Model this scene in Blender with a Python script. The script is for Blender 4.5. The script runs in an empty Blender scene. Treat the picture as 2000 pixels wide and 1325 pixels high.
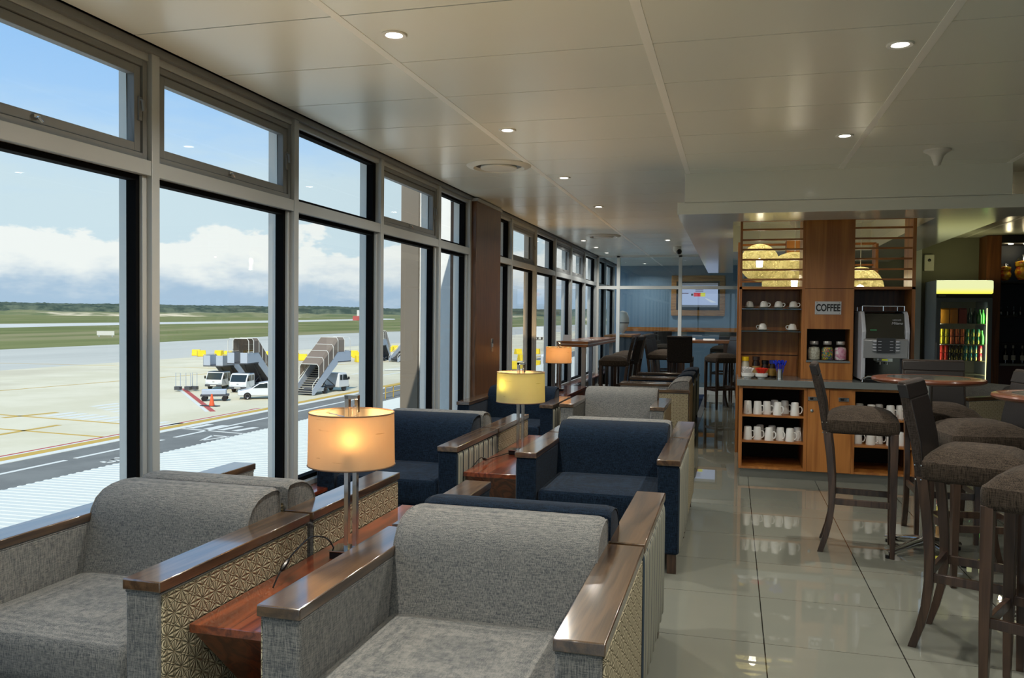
import bpy, bmesh, math, random
from mathutils import Vector, Matrix
random.seed(7)
PI = math.pi
sc = bpy.context.scene
COL = sc.collection

# ------------------------------------------------------------------ camera
f, yaw, pitch, roll = 1604.5, 0.26234, -0.026285, 0.010290
cy, sy = math.cos(yaw), math.sin(yaw)
fw = Vector((-sy*math.cos(pitch), cy*math.cos(pitch), math.sin(pitch)))
rt = Vector((cy, sy, 0.0)); up = rt.cross(fw)
r2 = math.cos(roll)*rt + math.sin(roll)*up
u2 = -math.sin(roll)*rt + math.cos(roll)*up
cam_data = bpy.data.cameras.new('camera')
cam = bpy.data.objects.new('camera', cam_data); COL.objects.link(cam)
cam.matrix_world = Matrix(((r2.x, u2.x, -fw.x, 0), (r2.y, u2.y, -fw.y, 0), (r2.z, u2.z, -fw.z, 1.5), (0, 0, 0, 1)))
cam_data.sensor_width = 36; cam_data.lens = f/2000*36
cam_data.clip_start = 0.05; cam_data.clip_end = 20000
sc.camera = cam

# ------------------------------------------------------------------ exposure, view
vs = sc.view_settings
vs.view_transform = 'Standard'; vs.look = 'None'; vs.gamma = 1; vs.exposure = 0.32
vs.use_curve_mapping = False
sc.cycles.max_bounces = 10; sc.cycles.diffuse_bounces = 5; sc.cycles.glossy_bounces = 4
sc.cycles.transmission_bounces = 6; sc.cycles.transparent_max_bounces = 12
sc.cycles.sample_clamp_indirect = 4.0
sc.cycles.use_denoising = True
sc.cycles.caustics_reflective = False; sc.cycles.caustics_refractive = False

# ------------------------------------------------------------------ node helper
class NT:
    def __init__(s, tree): s.t = tree; s.n = tree.nodes; s.l = tree.links
    def new(s, k, **kw):
        o = s.n.new(k)
        for a, b in kw.items(): setattr(o, a, b)
        return o
    def put(s, sock, v):
        if hasattr(v, 'links') or hasattr(v, 'is_output'): s.l.new(v, sock)
        elif v is not None:
            if hasattr(sock.default_value, '__len__') and not hasattr(v, '__len__'): v = (v,)*len(sock.default_value)
            if hasattr(sock.default_value, '__len__') and len(sock.default_value) == 4 and len(v) == 3: v = (*v, 1)
            sock.default_value = v
    def m(s, op, a, b=None, c=None, clamp=False):
        o = s.new('ShaderNodeMath', operation=op, use_clamp=clamp)
        for i, v in enumerate((a, b, c)):
            if v is not None: s.put(o.inputs[i], v)
        return o.outputs[0]
    def mix(s, fac, a, b, mode='MIX'):
        o = s.new('ShaderNodeMix', data_type='RGBA', blend_type=mode)
        s.put(o.inputs[0], fac); s.put(o.inputs[6], a); s.put(o.inputs[7], b)
        return o.outputs[2]
    def ramp(s, x, lo, hi, smooth=True):
        o = s.new('ShaderNodeMapRange', interpolation_type='SMOOTHSTEP' if smooth else 'LINEAR', clamp=True)
        s.put(o.inputs[0], x); s.put(o.inputs[1], lo); s.put(o.inputs[2], hi); s.put(o.inputs[3], 0.0); s.put(o.inputs[4], 1.0)
        return o.outputs[0]
    def noise(s, vec, scale, detail=2, rough=.5, dist=0):
        o = s.new('ShaderNodeTexNoise'); s.put(o.inputs['Vector'], vec); o.inputs['Scale'].default_value = scale
        o.inputs['Detail'].default_value = detail; o.inputs['Roughness'].default_value = rough; o.inputs['Distortion'].default_value = dist
        return o.outputs[0]
    def scaled(s, vec, sc_):
        o = s.new('ShaderNodeMapping'); s.put(o.inputs[0], vec); o.inputs['Scale'].default_value = sc_; return o.outputs[0]
    def xyz(s, vec):
        o = s.new('ShaderNodeSeparateXYZ'); s.put(o.inputs[0], vec); return o.outputs
    def comb(s, x, y, z):
        o = s.new('ShaderNodeCombineXYZ'); s.put(o.inputs[0], x); s.put(o.inputs[1], y); s.put(o.inputs[2], z); return o.outputs[0]
    def coord(s, which='Object'): return s.new('ShaderNodeTexCoord').outputs[which]
    def bump(s, h, dist=.001, strength=1.0):
        o = s.new('ShaderNodeBump'); s.put(o.inputs['Height'], h); o.inputs['Distance'].default_value = dist; o.inputs['Strength'].default_value = strength
        return o.outputs[0]

def srgb(r, g, b):
    def c(v):
        v /= 255.0
        return v/12.92 if v <= .04045 else ((v+.055)/1.055)**2.4
    return (c(r), c(g), c(b))

# ------------------------------------------------------------------ world (sky with clouds)
W = bpy.data.worlds.new('sky'); sc.world = W; W.use_nodes = True
w = NT(W.node_tree); w.n.clear()
d = w.coord('Generated'); dx, dy, dz = w.xyz(d)
az = w.m('ARCTAN2', dx, dy)
el = w.m('ARCSINE', dz)
blue = w.mix(w.ramp(el, .02, .42), srgb(186, 218, 246), srgb(134, 184, 236))
# thin haze veil between about 6 and 13 degrees
veil_n = w.noise(w.comb(w.m('MULTIPLY', az, 2.2), w.m('MULTIPLY', el, 9.0), 3.1), 1.6, 5, .62)
veil = w.m('MULTIPLY', w.ramp(w.m('ADD', w.m('MULTIPLY', el, -1.0), w.m('MULTIPLY', veil_n, .16)), -.16, -.06), .9)
sky = w.mix(veil, blue, srgb(204, 222, 228))
# cumulus bank low over the horizon
cn = w.noise(w.comb(w.m('MULTIPLY', az, 7.5), w.m('MULTIPLY', el, 15.0), 1.7), 1.4, 7, .58)
top = w.m('ADD', w.m('MULTIPLY', w.m('SUBTRACT', cn, .5), .17), .088)
cum = w.ramp(w.m('SUBTRACT', top, el), -.003, .007)
shn = w.noise(w.comb(w.m('MULTIPLY', az, 11.0), w.m('MULTIPLY', el, 26.0), 9.4), 1.5, 6, .6)
lit = w.ramp(w.m('ADD', el, w.m('MULTIPLY', w.m('SUBTRACT', shn, .5), .085)), .015, .064)
cloudc = w.mix(lit, srgb(168, 192, 214), srgb(238, 241, 238))
sky = w.mix(cum, sky, cloudc)
below = w.ramp(el, -.02, -.002)
sky = w.mix(below, srgb(120, 125, 110), sky)
bg = w.new('ShaderNodeBackground'); w.put(bg.inputs[0], sky); bg.inputs[1].default_value = .93
wo = w.new('ShaderNodeOutputWorld'); w.l.new(bg.outputs[0], wo.inputs[0])

# ------------------------------------------------------------------ sun
sun_d = bpy.data.lights.new('sun', 'SUN'); sun_d.energy = 3.9; sun_d.angle = .0093; sun_d.color = (1.0, .95, .86)
sun = bpy.data.objects.new('sun', sun_d); COL.objects.link(sun)
sun.rotation_euler = Vector((-.28, .9, -1.0)).to_track_quat('-Z', 'Y').to_euler()
sun.location = (0, -20, 40)
DOWNLIGHT_W = 20.0
LAMP_W = 22.0

# ------------------------------------------------------------------ materials
MATS = {}
def mat(name, fn):
    if name in MATS: return MATS[name]
    m = bpy.data.materials.new(name); m.use_nodes = True
    t = NT(m.node_tree); t.n.clear()
    out = t.new('ShaderNodeOutputMaterial')
    fn(t, out); MATS[name] = m
    return m
def pbsdf(t, out, color=None, rough=.5, metal=0, normal=None, spec=.5, coat=0, coat_r=.1, emit=None, estr=0, sheen=0, trans=0, ior=1.45, alpha=None):
    b = t.new('ShaderNodeBsdfPrincipled')
    if color is not None: t.put(b.inputs['Base Color'], color)
    t.put(b.inputs['Roughness'], rough); b.inputs['Metallic'].default_value = metal
    b.inputs['Specular IOR Level'].default_value = spec; b.inputs['IOR'].default_value = ior
    b.inputs['Coat Weight'].default_value = coat; b.inputs['Coat Roughness'].default_value = coat_r; b.inputs['Coat IOR'].default_value = 2.1 if coat >= .9 else 1.5
    b.inputs['Sheen Weight'].default_value = sheen
    b.inputs['Transmission Weight'].default_value = trans
    if alpha is not None: t.put(b.inputs['Alpha'], alpha)
    if emit is not None:
        t.put(b.inputs['Emission Color'], emit); t.put(b.inputs['Emission Strength'], estr)
    if normal is not None: t.l.new(normal, b.inputs['Normal'])
    t.l.new(b.outputs[0], out.inputs[0])
    return b
def plain(name, col, rough=.5, metal=0, coat=0, spec=.5, var=.06, scale=9, bump=0):
    def fn(t, out):
        c = t.coord(); n = t.noise(c, scale, 3)
        v = t.m('ADD', t.m('MULTIPLY', n, 2*var), 1-var)
        cc = t.mix(1.0, col, t.comb(v, v, v), 'MULTIPLY')
        nm = t.bump(t.noise(c, 60, 2), bump) if bump else None
        pbsdf(t, out, cc, rough, metal, nm, spec, coat)
    return mat(name, fn)
def emis(name, col, st):
    def fn(t, out):
        e = t.new('ShaderNodeEmission'); t.put(e.inputs[0], col); e.inputs[1].default_value = st
        t.l.new(e.outputs[0], out.inputs[0])
    return mat(name, fn)
def weave(name, c1, c2, scale=330, rough=.95, slub=.55, bumpd=.0006):
    """woven upholstery: crossing slubbed threads"""
    def fn(t, out):
        c = t.coord(); x, y, z = t.xyz(c)
        u = t.m('ADD', x, y); u2 = t.m('SUBTRACT', x, y)
        F, S = scale, scale*.08
        n1 = t.noise(t.scaled(c, (F, F, S)), 1, 1); n2 = t.noise(t.scaled(c, (S, S, F)), 1, 1)
        n3 = t.noise(t.scaled(c, (F, S, F)), 1, 1); n4 = t.noise(t.scaled(c, (S, F, F)), 1, 1)
        k = t.m('MULTIPLY', t.m('ADD', t.m('ADD', t.m('MULTIPLY', n1, 2.0), n2), t.m('ADD', n3, n4)), .2)
        thr = t.m('ADD', t.m('SINE', t.m('MULTIPLY', u, 1450.0)), t.m('SINE', t.m('MULTIPLY', z, 1450.0)))
        k = t.m('ADD', k, t.m('MULTIPLY', thr, .022))
        fac = t.ramp(k, .5-.16*slub*1.6, .5+.16*slub*1.6, False)
        col = t.mix(fac, c1, c2)
        pbsdf(t, out, col, rough, 0, t.bump(k, bumpd, .8), .12, sheen=.04)
    return mat(name, fn)
def wood(name, c1, c2, axis='Y', rough=.3, coat=.5, scale=1.0, coat_r=.12, ring=7.0, fine=.35):
    def fn(t, out):
        c = t.coord()
        s = {'X': (.9, 9, 9), 'Y': (9, .9, 9), 'Z': (9, 9, .7)}[axis]
        s = tuple(v*scale for v in s)
        p = t.scaled(c, s)
        n = t.noise(p, 1.0, 3, .5, .6)
        rings = t.m('FRACT', t.m('MULTIPLY', n, ring))
        rings = t.m('ABSOLUTE', t.m('SUBTRACT', t.m('MULTIPLY', rings, 2.0), 1.0))
        fs = {'X': (6, 260, 260), 'Y': (260, 6, 260), 'Z': (260, 260, 5)}[axis]
        fn_ = t.noise(t.scaled(c, fs), 1.0, 3)
        k = t.m('ADD', t.m('MULTIPLY', rings, .5), t.m('MULTIPLY', fn_, fine*1.4))
        col = t.mix(t.ramp(k, .15, .85), c1, c2)
        pbsdf(t, out, col, rough, 0, t.bump(fn_, .0002, .5), .5, coat, coat_r)
    return mat(name, fn)
def chrome(name='chrome', col=(.75, .75, .74), r=.12): return plain(name, col, r, 1.0, var=.02)

GREY = weave('grey_weave', srgb(76, 80, 83), srgb(136, 135, 130), scale=480, slub=.36)
NAVY = weave('navy_weave', srgb(6, 11, 18), srgb(28, 44, 62), slub=.42, scale=400)
TWEED = weave('brown_tweed', srgb(16, 14, 12), srgb(78, 68, 58), scale=300, slub=.6, bumpd=.001)
SUEDE = weave('brown_suede', srgb(36, 31, 28), srgb(68, 61, 56), scale=500, slub=.4, bumpd=.0002)
LEATHER = plain('dark_leather', srgb(26, 22, 21), .42, bump=.0006, var=.1)
ARMWOOD = wood('arm_wood', srgb(54, 39, 26), srgb(98, 74, 51), 'Y', .3, 1.0, coat_r=.1, ring=5, scale=.8)
TABWOOD = wood('table_wood', srgb(84, 34, 16), srgb(138, 66, 34), 'Y', .3, .9, coat_r=.1, ring=6)
ISLWOOD = wood('island_wood', srgb(142, 86, 36), srgb(176, 116, 56), 'Z', .42, .2, scale=.5, ring=5)
ISLWOODH = wood('island_wood_flat', srgb(142, 86, 36), srgb(176, 116, 56), 'X', .45, .15, scale=.8)
COLWOOD = wood('column_wood', srgb(68, 43, 21), srgb(94, 61, 33), 'Z', .4, .35, scale=1.0, coat_r=.25, ring=9)
STOOLWOOD = wood('stool_wood', srgb(42, 29, 21), srgb(72, 53, 40), 'Z', .35, .4, scale=.9)
ALU = plain('anodised_frame', srgb(164, 170, 172), .42, .1, var=.03, scale=3)
ALUD = plain('sash_frame', srgb(118, 122, 124), .45, .1, var=.04, scale=3)
FIN = plain('fin_white', srgb(240, 239, 233), .5, 0, var=.03)
GASKET = plain('black_gasket', srgb(8, 9, 11), .85, spec=.1)
WHITE = plain('white_paint', srgb(214, 214, 206), .5, var=.02, scale=2)
BEAMW = plain('beam_paint', srgb(222, 224, 214), .13, var=.02, scale=2)
CERAM = plain('white_ceramic', srgb(226, 226, 222), .18, coat=.6, var=.01)
CHROME = chrome()
NICKEL = chrome('brushed_nickel', (.62, .6, .56), .25)
COUNTER = plain('grey_counter', srgb(112, 118, 118), .22, coat=.3, var=.06, scale=60)
KICKM = plain('kick_metal', srgb(120, 120, 112), .35, .6, var=.05)
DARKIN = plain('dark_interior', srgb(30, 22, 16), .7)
BLACKP = plain('black_plastic', srgb(14, 14, 15), .3)
SILVERP = plain('silver_plastic', srgb(150, 152, 154), .32, .3)
LIGHTP = plain('pale_plastic', srgb(190, 194, 204), .35, .1)
RUBBER = plain('tyre_rubber', srgb(24, 24, 25), .8)

def ceiling_fn(t, out):
    c = t.coord()
    n = t.noise(c, 900, 2, .6); n2 = t.noise(c, 1.2, 2)
    col = t.mix(n2, srgb(222, 225, 214), srgb(228, 230, 219))
    pbsdf(t, out, col, .25, 0, t.bump(n, .0003, .3), .5)
CEIL = mat('ceiling_tile', ceiling_fn)

def floor_fn(t, out):
    c = t.coord(); x, y, z = t.xyz(c)
    u = t.m('DIVIDE', t.m('SUBTRACT', x, .165), .6); v = t.m('DIVIDE', t.m('SUBTRACT', y, 6.587), .6601)
    fu = t.m('ABSOLUTE', t.m('SUBTRACT', t.m('FRACT', t.m('ADD', u, .5)), .5)); fv = t.m('ABSOLUTE', t.m('SUBTRACT', t.m('FRACT', t.m('ADD', v, .5)), .5))
    gu = t.m('LESS_THAN', fu, .0050); gv = t.m('LESS_THAN', fv, .0034)
    wn = t.new('ShaderNodeTexWhiteNoise'); wn.noise_dimensions = '2D'
    t.put(wn.inputs['Vector'], t.comb(t.m('FLOOR', u), t.m('FLOOR', v), 0))
    n = t.noise(t.scaled(c, (.8, 5, 1)), 1.5, 3)
    base = t.mix(t.m('MULTIPLY', wn.outputs[0], .6), srgb(116, 118, 109), srgb(121, 123, 113))
    base = t.mix(t.m('MULTIPLY', n, .35), base, srgb(110, 112, 103))
    col = t.mix(t.m('MULTIPLY', gv, .8), base, srgb(60, 58, 52)); col = t.mix(t.m('MULTIPLY', gu, .95), col, srgb(26, 26, 24))
    g = t.m('MAXIMUM', gu, gv)
    rough = t.m('ADD', .012, t.m('MULTIPLY', g, .02))
    pbsdf(t, out, col, rough, 0, t.bump(t.noise(c, 1.2, 0), .00005, .4), .9)
FLOOR = mat('polished_porcelain', floor_fn)

def star_fn(base1, base2):
    def fn(t, out):
        c = t.coord(); x, y, z = t.xyz(c)
        s = 14.0     # stars per metre
        geo = t.new('ShaderNodeNewGeometry')
        tn = t.new('ShaderNodeVectorTransform'); tn.vector_type = 'NORMAL'; tn.convert_from = 'WORLD'; tn.convert_to = 'OBJECT'
        t.l.new(geo.outputs['True Normal'], tn.inputs[0]); nx, ny, nz = t.xyz(tn.outputs[0])
        side = t.m('GREATER_THAN', t.m('ABSOLUTE', nx), .6)
        u0 = t.m('ADD', t.m('MULTIPLY', y, side), t.m('MULTIPLY', x, t.m('SUBTRACT', 1.0, side)))
        u = t.m('MULTIPLY', u0, s); v = t.m('MULTIPLY', z, s)
        def cell(off):
            a = t.m('SUBTRACT', t.m('FLOORED_MODULO', t.m('ADD', u, off), 1.0), .5)
            b = t.m('SUBTRACT', t.m('FLOORED_MODULO', t.m('ADD', v, off*1.7320508), 1.7320508), .8660254)
            return a, b, t.m('SQRT', t.m('ADD', t.m('MULTIPLY', a, a), t.m('MULTIPLY', b, b)))
        a1, b1, r1 = cell(0.0); a2, b2, r2_ = cell(.5)
        k = t.m('LESS_THAN', r1, r2_)
        ik = t.m('SUBTRACT', 1.0, k)
        a = t.m('ADD', t.m('MULTIPLY', a1, k), t.m('MULTIPLY', a2, ik)); b = t.m('ADD', t.m('MULTIPLY', b1, k), t.m('MULTIPLY', b2, ik))
        r = t.m('MINIMUM', r1, r2_)
        th = t.m('ARCTAN2', b, a)
        ray = t.m('ABSOLUTE', t.m('SINE', t.m('MULTIPLY', th, 6.0)))
        w1 = t.m('POWER', ray, .75)
        rr = t.ramp(r, .02, .16)
        h = t.m('MULTIPLY', w1, rr)
        ang = t.m('ABSOLUTE', t.m('SINE', t.m('MULTIPLY', th, 3.0)))
        rim = t.ramp(t.m('ABSOLUTE', t.m('SUBTRACT', r, t.m('ADD', .40, t.m('MULTIPLY', ang, .10)))), .0, .05)
        h = t.m('MULTIPLY', h, t.m('ADD', .4, t.m('MULTIPLY', rim, .6)))
        col = t.mix(t.m('ADD', .35, t.m('MULTIPLY', h, .65)), base1, base2)  # relief shading put into the colour: valleys between raised petals go darker
        pbsdf(t, out, col, .75, 0, t.bump(h, .009, 1.0), .3)
    return fn
STAR = mat('star_pattern_fabric', star_fn(srgb(98, 84, 58), srgb(192, 182, 152)))

def stripe_fn(t, out):
    c = t.coord(); x, y, z = t.xyz(c)
    geo = t.new('ShaderNodeNewGeometry')
    tn = t.new('ShaderNodeVectorTransform'); tn.vector_type = 'NORMAL'; tn.convert_from = 'WORLD'; tn.convert_to = 'OBJECT'
    t.l.new(geo.outputs['True Normal'], tn.inputs[0]); nx, ny, nz = t.xyz(tn.outputs[0])
    # stripes live in the panels' own width: y for arm panels, x for back panels
    wide = t.m('GREATER_THAN', t.m('ABSOLUTE', x), .48)
    u = t.m('ADD', t.m('MULTIPLY', y, wide), t.m('MULTIPLY', x, t.m('SUBTRACT', 1.0, wide)))
    p = t.m('FRACT', t.m('MULTIPLY', t.m('ADD', u, 3.358), 1/.1119))
    def band(a, b): return t.m('MULTIPLY', t.m('GREATER_THAN', p, a), t.m('LESS_THAN', p, b))
    col = t.mix(band(.0, .12), srgb(150, 148, 132), srgb(44, 55, 66))
    col = t.mix(band(.30, .35), col, srgb(60, 72, 84)); col = t.mix(band(.44, .72), col, srgb(128, 130, 120))
    col = t.mix(band(.78, .83), col, srgb(60, 72, 84)); col = t.mix(band(.94, 1.01), col, srgb(66, 78, 88))
    n = t.noise(c, 500, 2)
    pbsdf(t, out, col, .9, 0, t.bump(n, .0005, .6), .25)
STRIPE = mat('striped_fabric', stripe_fn)

def schlick(t, f0, k):
    g = t.new('ShaderNodeNewGeometry'); dp = t.new('ShaderNodeVectorMath', operation='DOT_PRODUCT')
    t.l.new(g.outputs['Incoming'], dp.inputs[0]); t.l.new(g.outputs['Normal'], dp.inputs[1])
    c = t.m('SUBTRACT', 1.0, t.m('ABSOLUTE', dp.outputs['Value']))
    return t.m('ADD', f0, t.m('MULTIPLY', t.m('POWER', c, 5.0), k))
def glass_fn(t, out):
    tr = t.new('ShaderNodeBsdfTransparent'); t.put(tr.inputs[0], (.96, .975, .975))
    gl = t.new('ShaderNodeBsdfGlossy'); gl.inputs['Roughness'].default_value = .0
    mx = t.new('ShaderNodeMixShader'); t.put(mx.inputs[0], schlick(t, .022, .5))
    t.l.new(tr.outputs[0], mx.inputs[1]); t.l.new(gl.outputs[0], mx.inputs[2]); t.l.new(mx.outputs[0], out.inputs[0])
GLASS = mat('window_glass', glass_fn)
def pglass_fn(t, out):
    tr = t.new('ShaderNodeBsdfTransparent'); t.put(tr.inputs[0], (.88, .92, .93))
    gl = t.new('ShaderNodeBsdfGlossy'); gl.inputs['Roughness'].default_value = .0
    mx = t.new('ShaderNodeMixShader'); t.put(mx.inputs[0], schlick(t, .055, .8))
    t.l.new(tr.outputs[0], mx.inputs[1]); t.l.new(gl.outputs[0], mx.inputs[2]); t.l.new(mx.outputs[0], out.inputs[0])
PGLASS = mat('partition_glass', pglass_fn)
def shelfglass_fn(t, out):
    tr = t.new('ShaderNodeBsdfTransparent'); t.put(tr.inputs[0], (.35, .45, .40))
    gl = t.new('ShaderNodeBsdfGlossy'); gl.inputs['Roughness'].default_value = .05
    mx = t.new('ShaderNodeMixShader'); mx.inputs[0].default_value = .12
    t.l.new(tr.outputs[0], mx.inputs[1]); t.l.new(gl.outputs[0], mx.inputs[2]); t.l.new(mx.outputs[0], out.inputs[0])
SHGLASS = mat('shelf_glass', shelfglass_fn)
def carpet_fn(t, out):
    c = t.coord(); n = t.noise(c, 180, 2)
    pbsdf(t, out, t.mix(n, srgb(14, 28, 52), srgb(34, 52, 82)), .95, 0, t.bump(n, .003, .6), .1)
CARPET = mat('navy_carpet', carpet_fn)

# ------------------------------------------------------------------ mesh builder
class MB:
    def __init__(s): s.v = []; s.f = []; s.M = Matrix.Identity(4)
    def add(s, vs_, fs):
        o = len(s.v); s.v += [tuple(s.M @ Vector(q)) for q in vs_]; s.f += [tuple(i+o for i in q) for q in fs]; return s
    def box(s, x0, x1, y0, y1, z0, z1):
        return s.add([(x0, y0, z0), (x1, y0, z0), (x1, y1, z0), (x0, y1, z0), (x0, y0, z1), (x1, y0, z1), (x1, y1, z1), (x0, y1, z1)],
                     [(0, 3, 2, 1), (4, 5, 6, 7), (0, 1, 5, 4), (1, 2, 6, 5), (2, 3, 7, 6), (3, 0, 4, 7)])
    def prism(s, pts, axis, a, b):
        """extrude polygon pts (2D) along axis between a and b. axis X: pts=(y,z); Y: (x,z); Z: (x,y)"""
        def P(q, t): return {'X': (t, q[0], q[1]), 'Y': (q[0], t, q[1]), 'Z': (q[0], q[1], t)}[axis]
        n = len(pts); vs_ = [P(q, a) for q in pts]+[P(q, b) for q in pts]
        fs = [tuple(range(n)), tuple(range(2*n-1, n-1, -1))]+[(i, i+n, (i+1) % n+n, (i+1) % n) for i in range(n)]
        return s.add(vs_, fs)
    def lathe(s, prof, x=0, y=0, z=0, n=24, a0=0, a1=2*PI):
        full = abs(a1-a0-2*PI) < 1e-6; m = n if full else n+1
        vs_ = []
        for r, h in prof:
            for i in range(m):
                a = a0+(a1-a0)*i/n; vs_.append((x+r*math.cos(a), y+r*math.sin(a), z+h))
        fs = []
        for j in range(len(prof)-1):
            for i in range(n):
                k = (i+1) % m if full else i+1
                fs.append((j*m+i, j*m+k, (j+1)*m+k, (j+1)*m+i))
        if full:
            if prof[0][0] > 1e-5: fs.append(tuple(range(m-1, -1, -1)))
            if prof[-1][0] > 1e-5: fs.append(tuple((len(prof)-1)*m+i for i in range(m)))
        return s.add(vs_, fs)
    def cyl(s, x, y, z0, z1, r, n=20, r1=None): return s.lathe([(r, z0), (r if r1 is None else r1, z1)], x, y, 0, n)
    def tube(s, pts, r, n=8, closed=False, rect=None):
        pts = [Vector(p) for p in pts]; vs_ = []; N = len(pts)
        radii = r if isinstance(r, (list, tuple)) else [r]*N
        ref = None
        for i, p in enumerate(pts):
            if closed: d_ = (pts[(i+1) % N]-pts[i-1])
            else: d_ = (pts[min(i+1, N-1)]-pts[max(i-1, 0)])
            d_.normalize()
            if ref is None:
                ref = Vector((0, 0, 1)) if abs(d_.z) < .9 else Vector((1, 0, 0))
            a = d_.cross(ref); a.normalize(); b = a.cross(d_); b.normalize(); ref = b
            for k in range(n):
                t_ = 2*PI*k/n+(PI/4 if n == 4 else 0)
                ra, rb = (radii[i], radii[i]) if rect is None else rect
                vs_.append(tuple(p+a*math.cos(t_)*ra+b*math.sin(t_)*rb))
        fs = []
        for i in range(N if closed else N-1):
            for k in range(n):
                fs.append((i*n+k, i*n+(k+1) % n, ((i+1) % N)*n+(k+1) % n, ((i+1) % N)*n+k))
        if not closed: fs += [tuple(range(n-1, -1, -1)), tuple((N-1)*n+k for k in range(n))]
        return s.add(vs_, fs)
    def beam(s, p, q, wx, wy):
        """square-section bar between two points, horizontal half sizes wx, wy at both ends"""
        p = Vector(p); q = Vector(q)
        o = [(-wx, -wy), (wx, -wy), (wx, wy), (-wx, wy)]
        vs_ = [(p.x+a, p.y+b, p.z) for a, b in o]+[(q.x+a, q.y+b, q.z) for a, b in o]
        return s.add(vs_, [(0, 3, 2, 1), (4, 5, 6, 7), (0, 1, 5, 4), (1, 2, 6, 5), (2, 3, 7, 6), (3, 0, 4, 7)])
    def loft(s, secs):
        """secs: list of lists of 3D points (same count)"""
        n = len(secs[0]); vs_ = [q for c in secs for q in c]; fs = []
        for j in range(len(secs)-1):
            for i in range(n): fs.append((j*n+i, j*n+(i+1) % n, (j+1)*n+(i+1) % n, (j+1)*n+i))
        fs += [tuple(range(n-1, -1, -1)), tuple((len(secs)-1)*n+i for i in range(n))]
        return s.add(vs_, fs)
    def sphere(s, x, y, z, r, n=16, sz=1.0):
        m = n//2
        return s.lathe([(max(r*math.sin(PI*i/m), 1e-6), -r*sz*math.cos(PI*i/m)) for i in range(m+1)], x, y, z, n)
    def build(s, name, material, parent=None, bevel=0, seg=2, smooth=False, sub=0):
        me = bpy.data.meshes.new(name); me.from_pydata(s.v, [], s.f); me.validate()
        bm = bmesh.new(); bm.from_mesh(me)
        bmesh.ops.remove_doubles(bm, verts=bm.verts, dist=1e-6)
        bmesh.ops.recalc_face_normals(bm, faces=bm.faces); bm.to_mesh(me); bm.free()
        me.materials.append(material)
        o = bpy.data.objects.new(name, me); COL.objects.link(o)
        if parent: o.parent = parent
        if bevel:
            b = o.modifiers.new('bevel', 'BEVEL'); b.width = bevel; b.segments = seg; b.limit_method = 'ANGLE'; b.angle_limit = math.radians(40)
        if sub:
            m_ = o.modifiers.new('sub', 'SUBSURF'); m_.levels = sub; m_.render_levels = sub
        if smooth or bevel:
            for p in me.polygons: p.use_smooth = True
            if not sub:
                try: me.set_sharp_from_angle(angle=math.radians(38))
                except Exception: pass
        return o

def tag(o, label=None, cat=None, group=None, kind=None):
    if label: o['label'] = label
    if cat: o['category'] = cat
    if group: o['group'] = group
    if kind: o['kind'] = kind
    return o
def thing(name, label, cat, loc=(0, 0, 0), rz=0, group=None):
    o = bpy.data.objects.new(name, None); COL.objects.link(o); o.location = loc; o.rotation_euler = (0, 0, rz)
    o.empty_display_size = .1
    return tag(o, label, cat, group)
def dup(root, loc, rz=None, label=None, group=None, scale=None):
    def rec(o, par):
        c = o.copy(); COL.objects.link(c)
        if par is not None: c.parent = par
        for ch in KIDS(o): rec(ch, c)
        return c
    r = rec(root, None); r.location = loc
    if rz is not None: r.rotation_euler = (0, 0, rz)
    if label: r['label'] = label
    if group: r['group'] = group
    if scale: r.scale = (scale,)*3
    return r
def KIDS(o): return list(o.children)
def struct(name, mb, m, parent=None, **k):
    o = mb.build(name, m, parent, **k)
    if parent is None: o['kind'] = 'structure'
    return o
ORD = ['first', 'second', 'third', 'fourth', 'fifth', 'sixth', 'seventh', 'eighth', 'ninth', 'tenth', 'eleventh', 'twelfth']

# ================================================================== ROOM SHELL
CZ = 2.781                 # ceiling height
WX = -2.71                 # inner face of the mullions
Y0, Y1, XR = -4.2, 20.2, 5.6
mb = MB().box(-2.95, XR+.1, Y0-.1, Y1+.3, -.12, 0); struct('floor', mb, FLOOR)
mb = MB().box(-2.70, -.52, 9.5, 16.75, 0, .006); struct('trim_1', mb, CARPET)
mb = MB().box(-.52, -.44, 9.5, 16.75, 0, .008); struct('trim_2', mb, KICKM)
# ceiling: slab plus real lay-in tiles with gaps
struct('ceiling', MB().box(-2.95, XR+.1, Y0-.1, Y1+.3, CZ+.012, CZ+.2), plain('ceiling_void', srgb(50, 50, 46), .8))
LX = [-.403+1.26*k for k in range(-2, 6)]
mb = MB()
ys = [3.893+.6631*k for k in range(-13, 27)]
xs = [-2.70]+[v for v in LX if v > -2.6]+[XR]
for i in range(len(xs)-1):
    for j in range(len(ys)-1):
        a, b = xs[i]+.021, xs[i+1]-.021
        if ys[j] < Y0 or ys[j+1] > Y1+.3: continue
        mb.box(a, b, ys[j]+.004, ys[j+1]-.004, CZ, CZ+.011)
struct('ceiling_tiles', mb, CEIL)
mb = MB()
for x in xs[1:-1]: mb.box(x-.021, x+.021, Y0, Y1, CZ-.002, CZ+.011)
struct('trim_3', mb, plain('ceiling_rail', srgb(236, 236, 228), .4, var=.01))
# edge channel above the windows
struct('trim_4', MB().box(-2.76, -2.70, Y0, Y1, CZ-.035, CZ+.01), ALUD)
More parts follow.
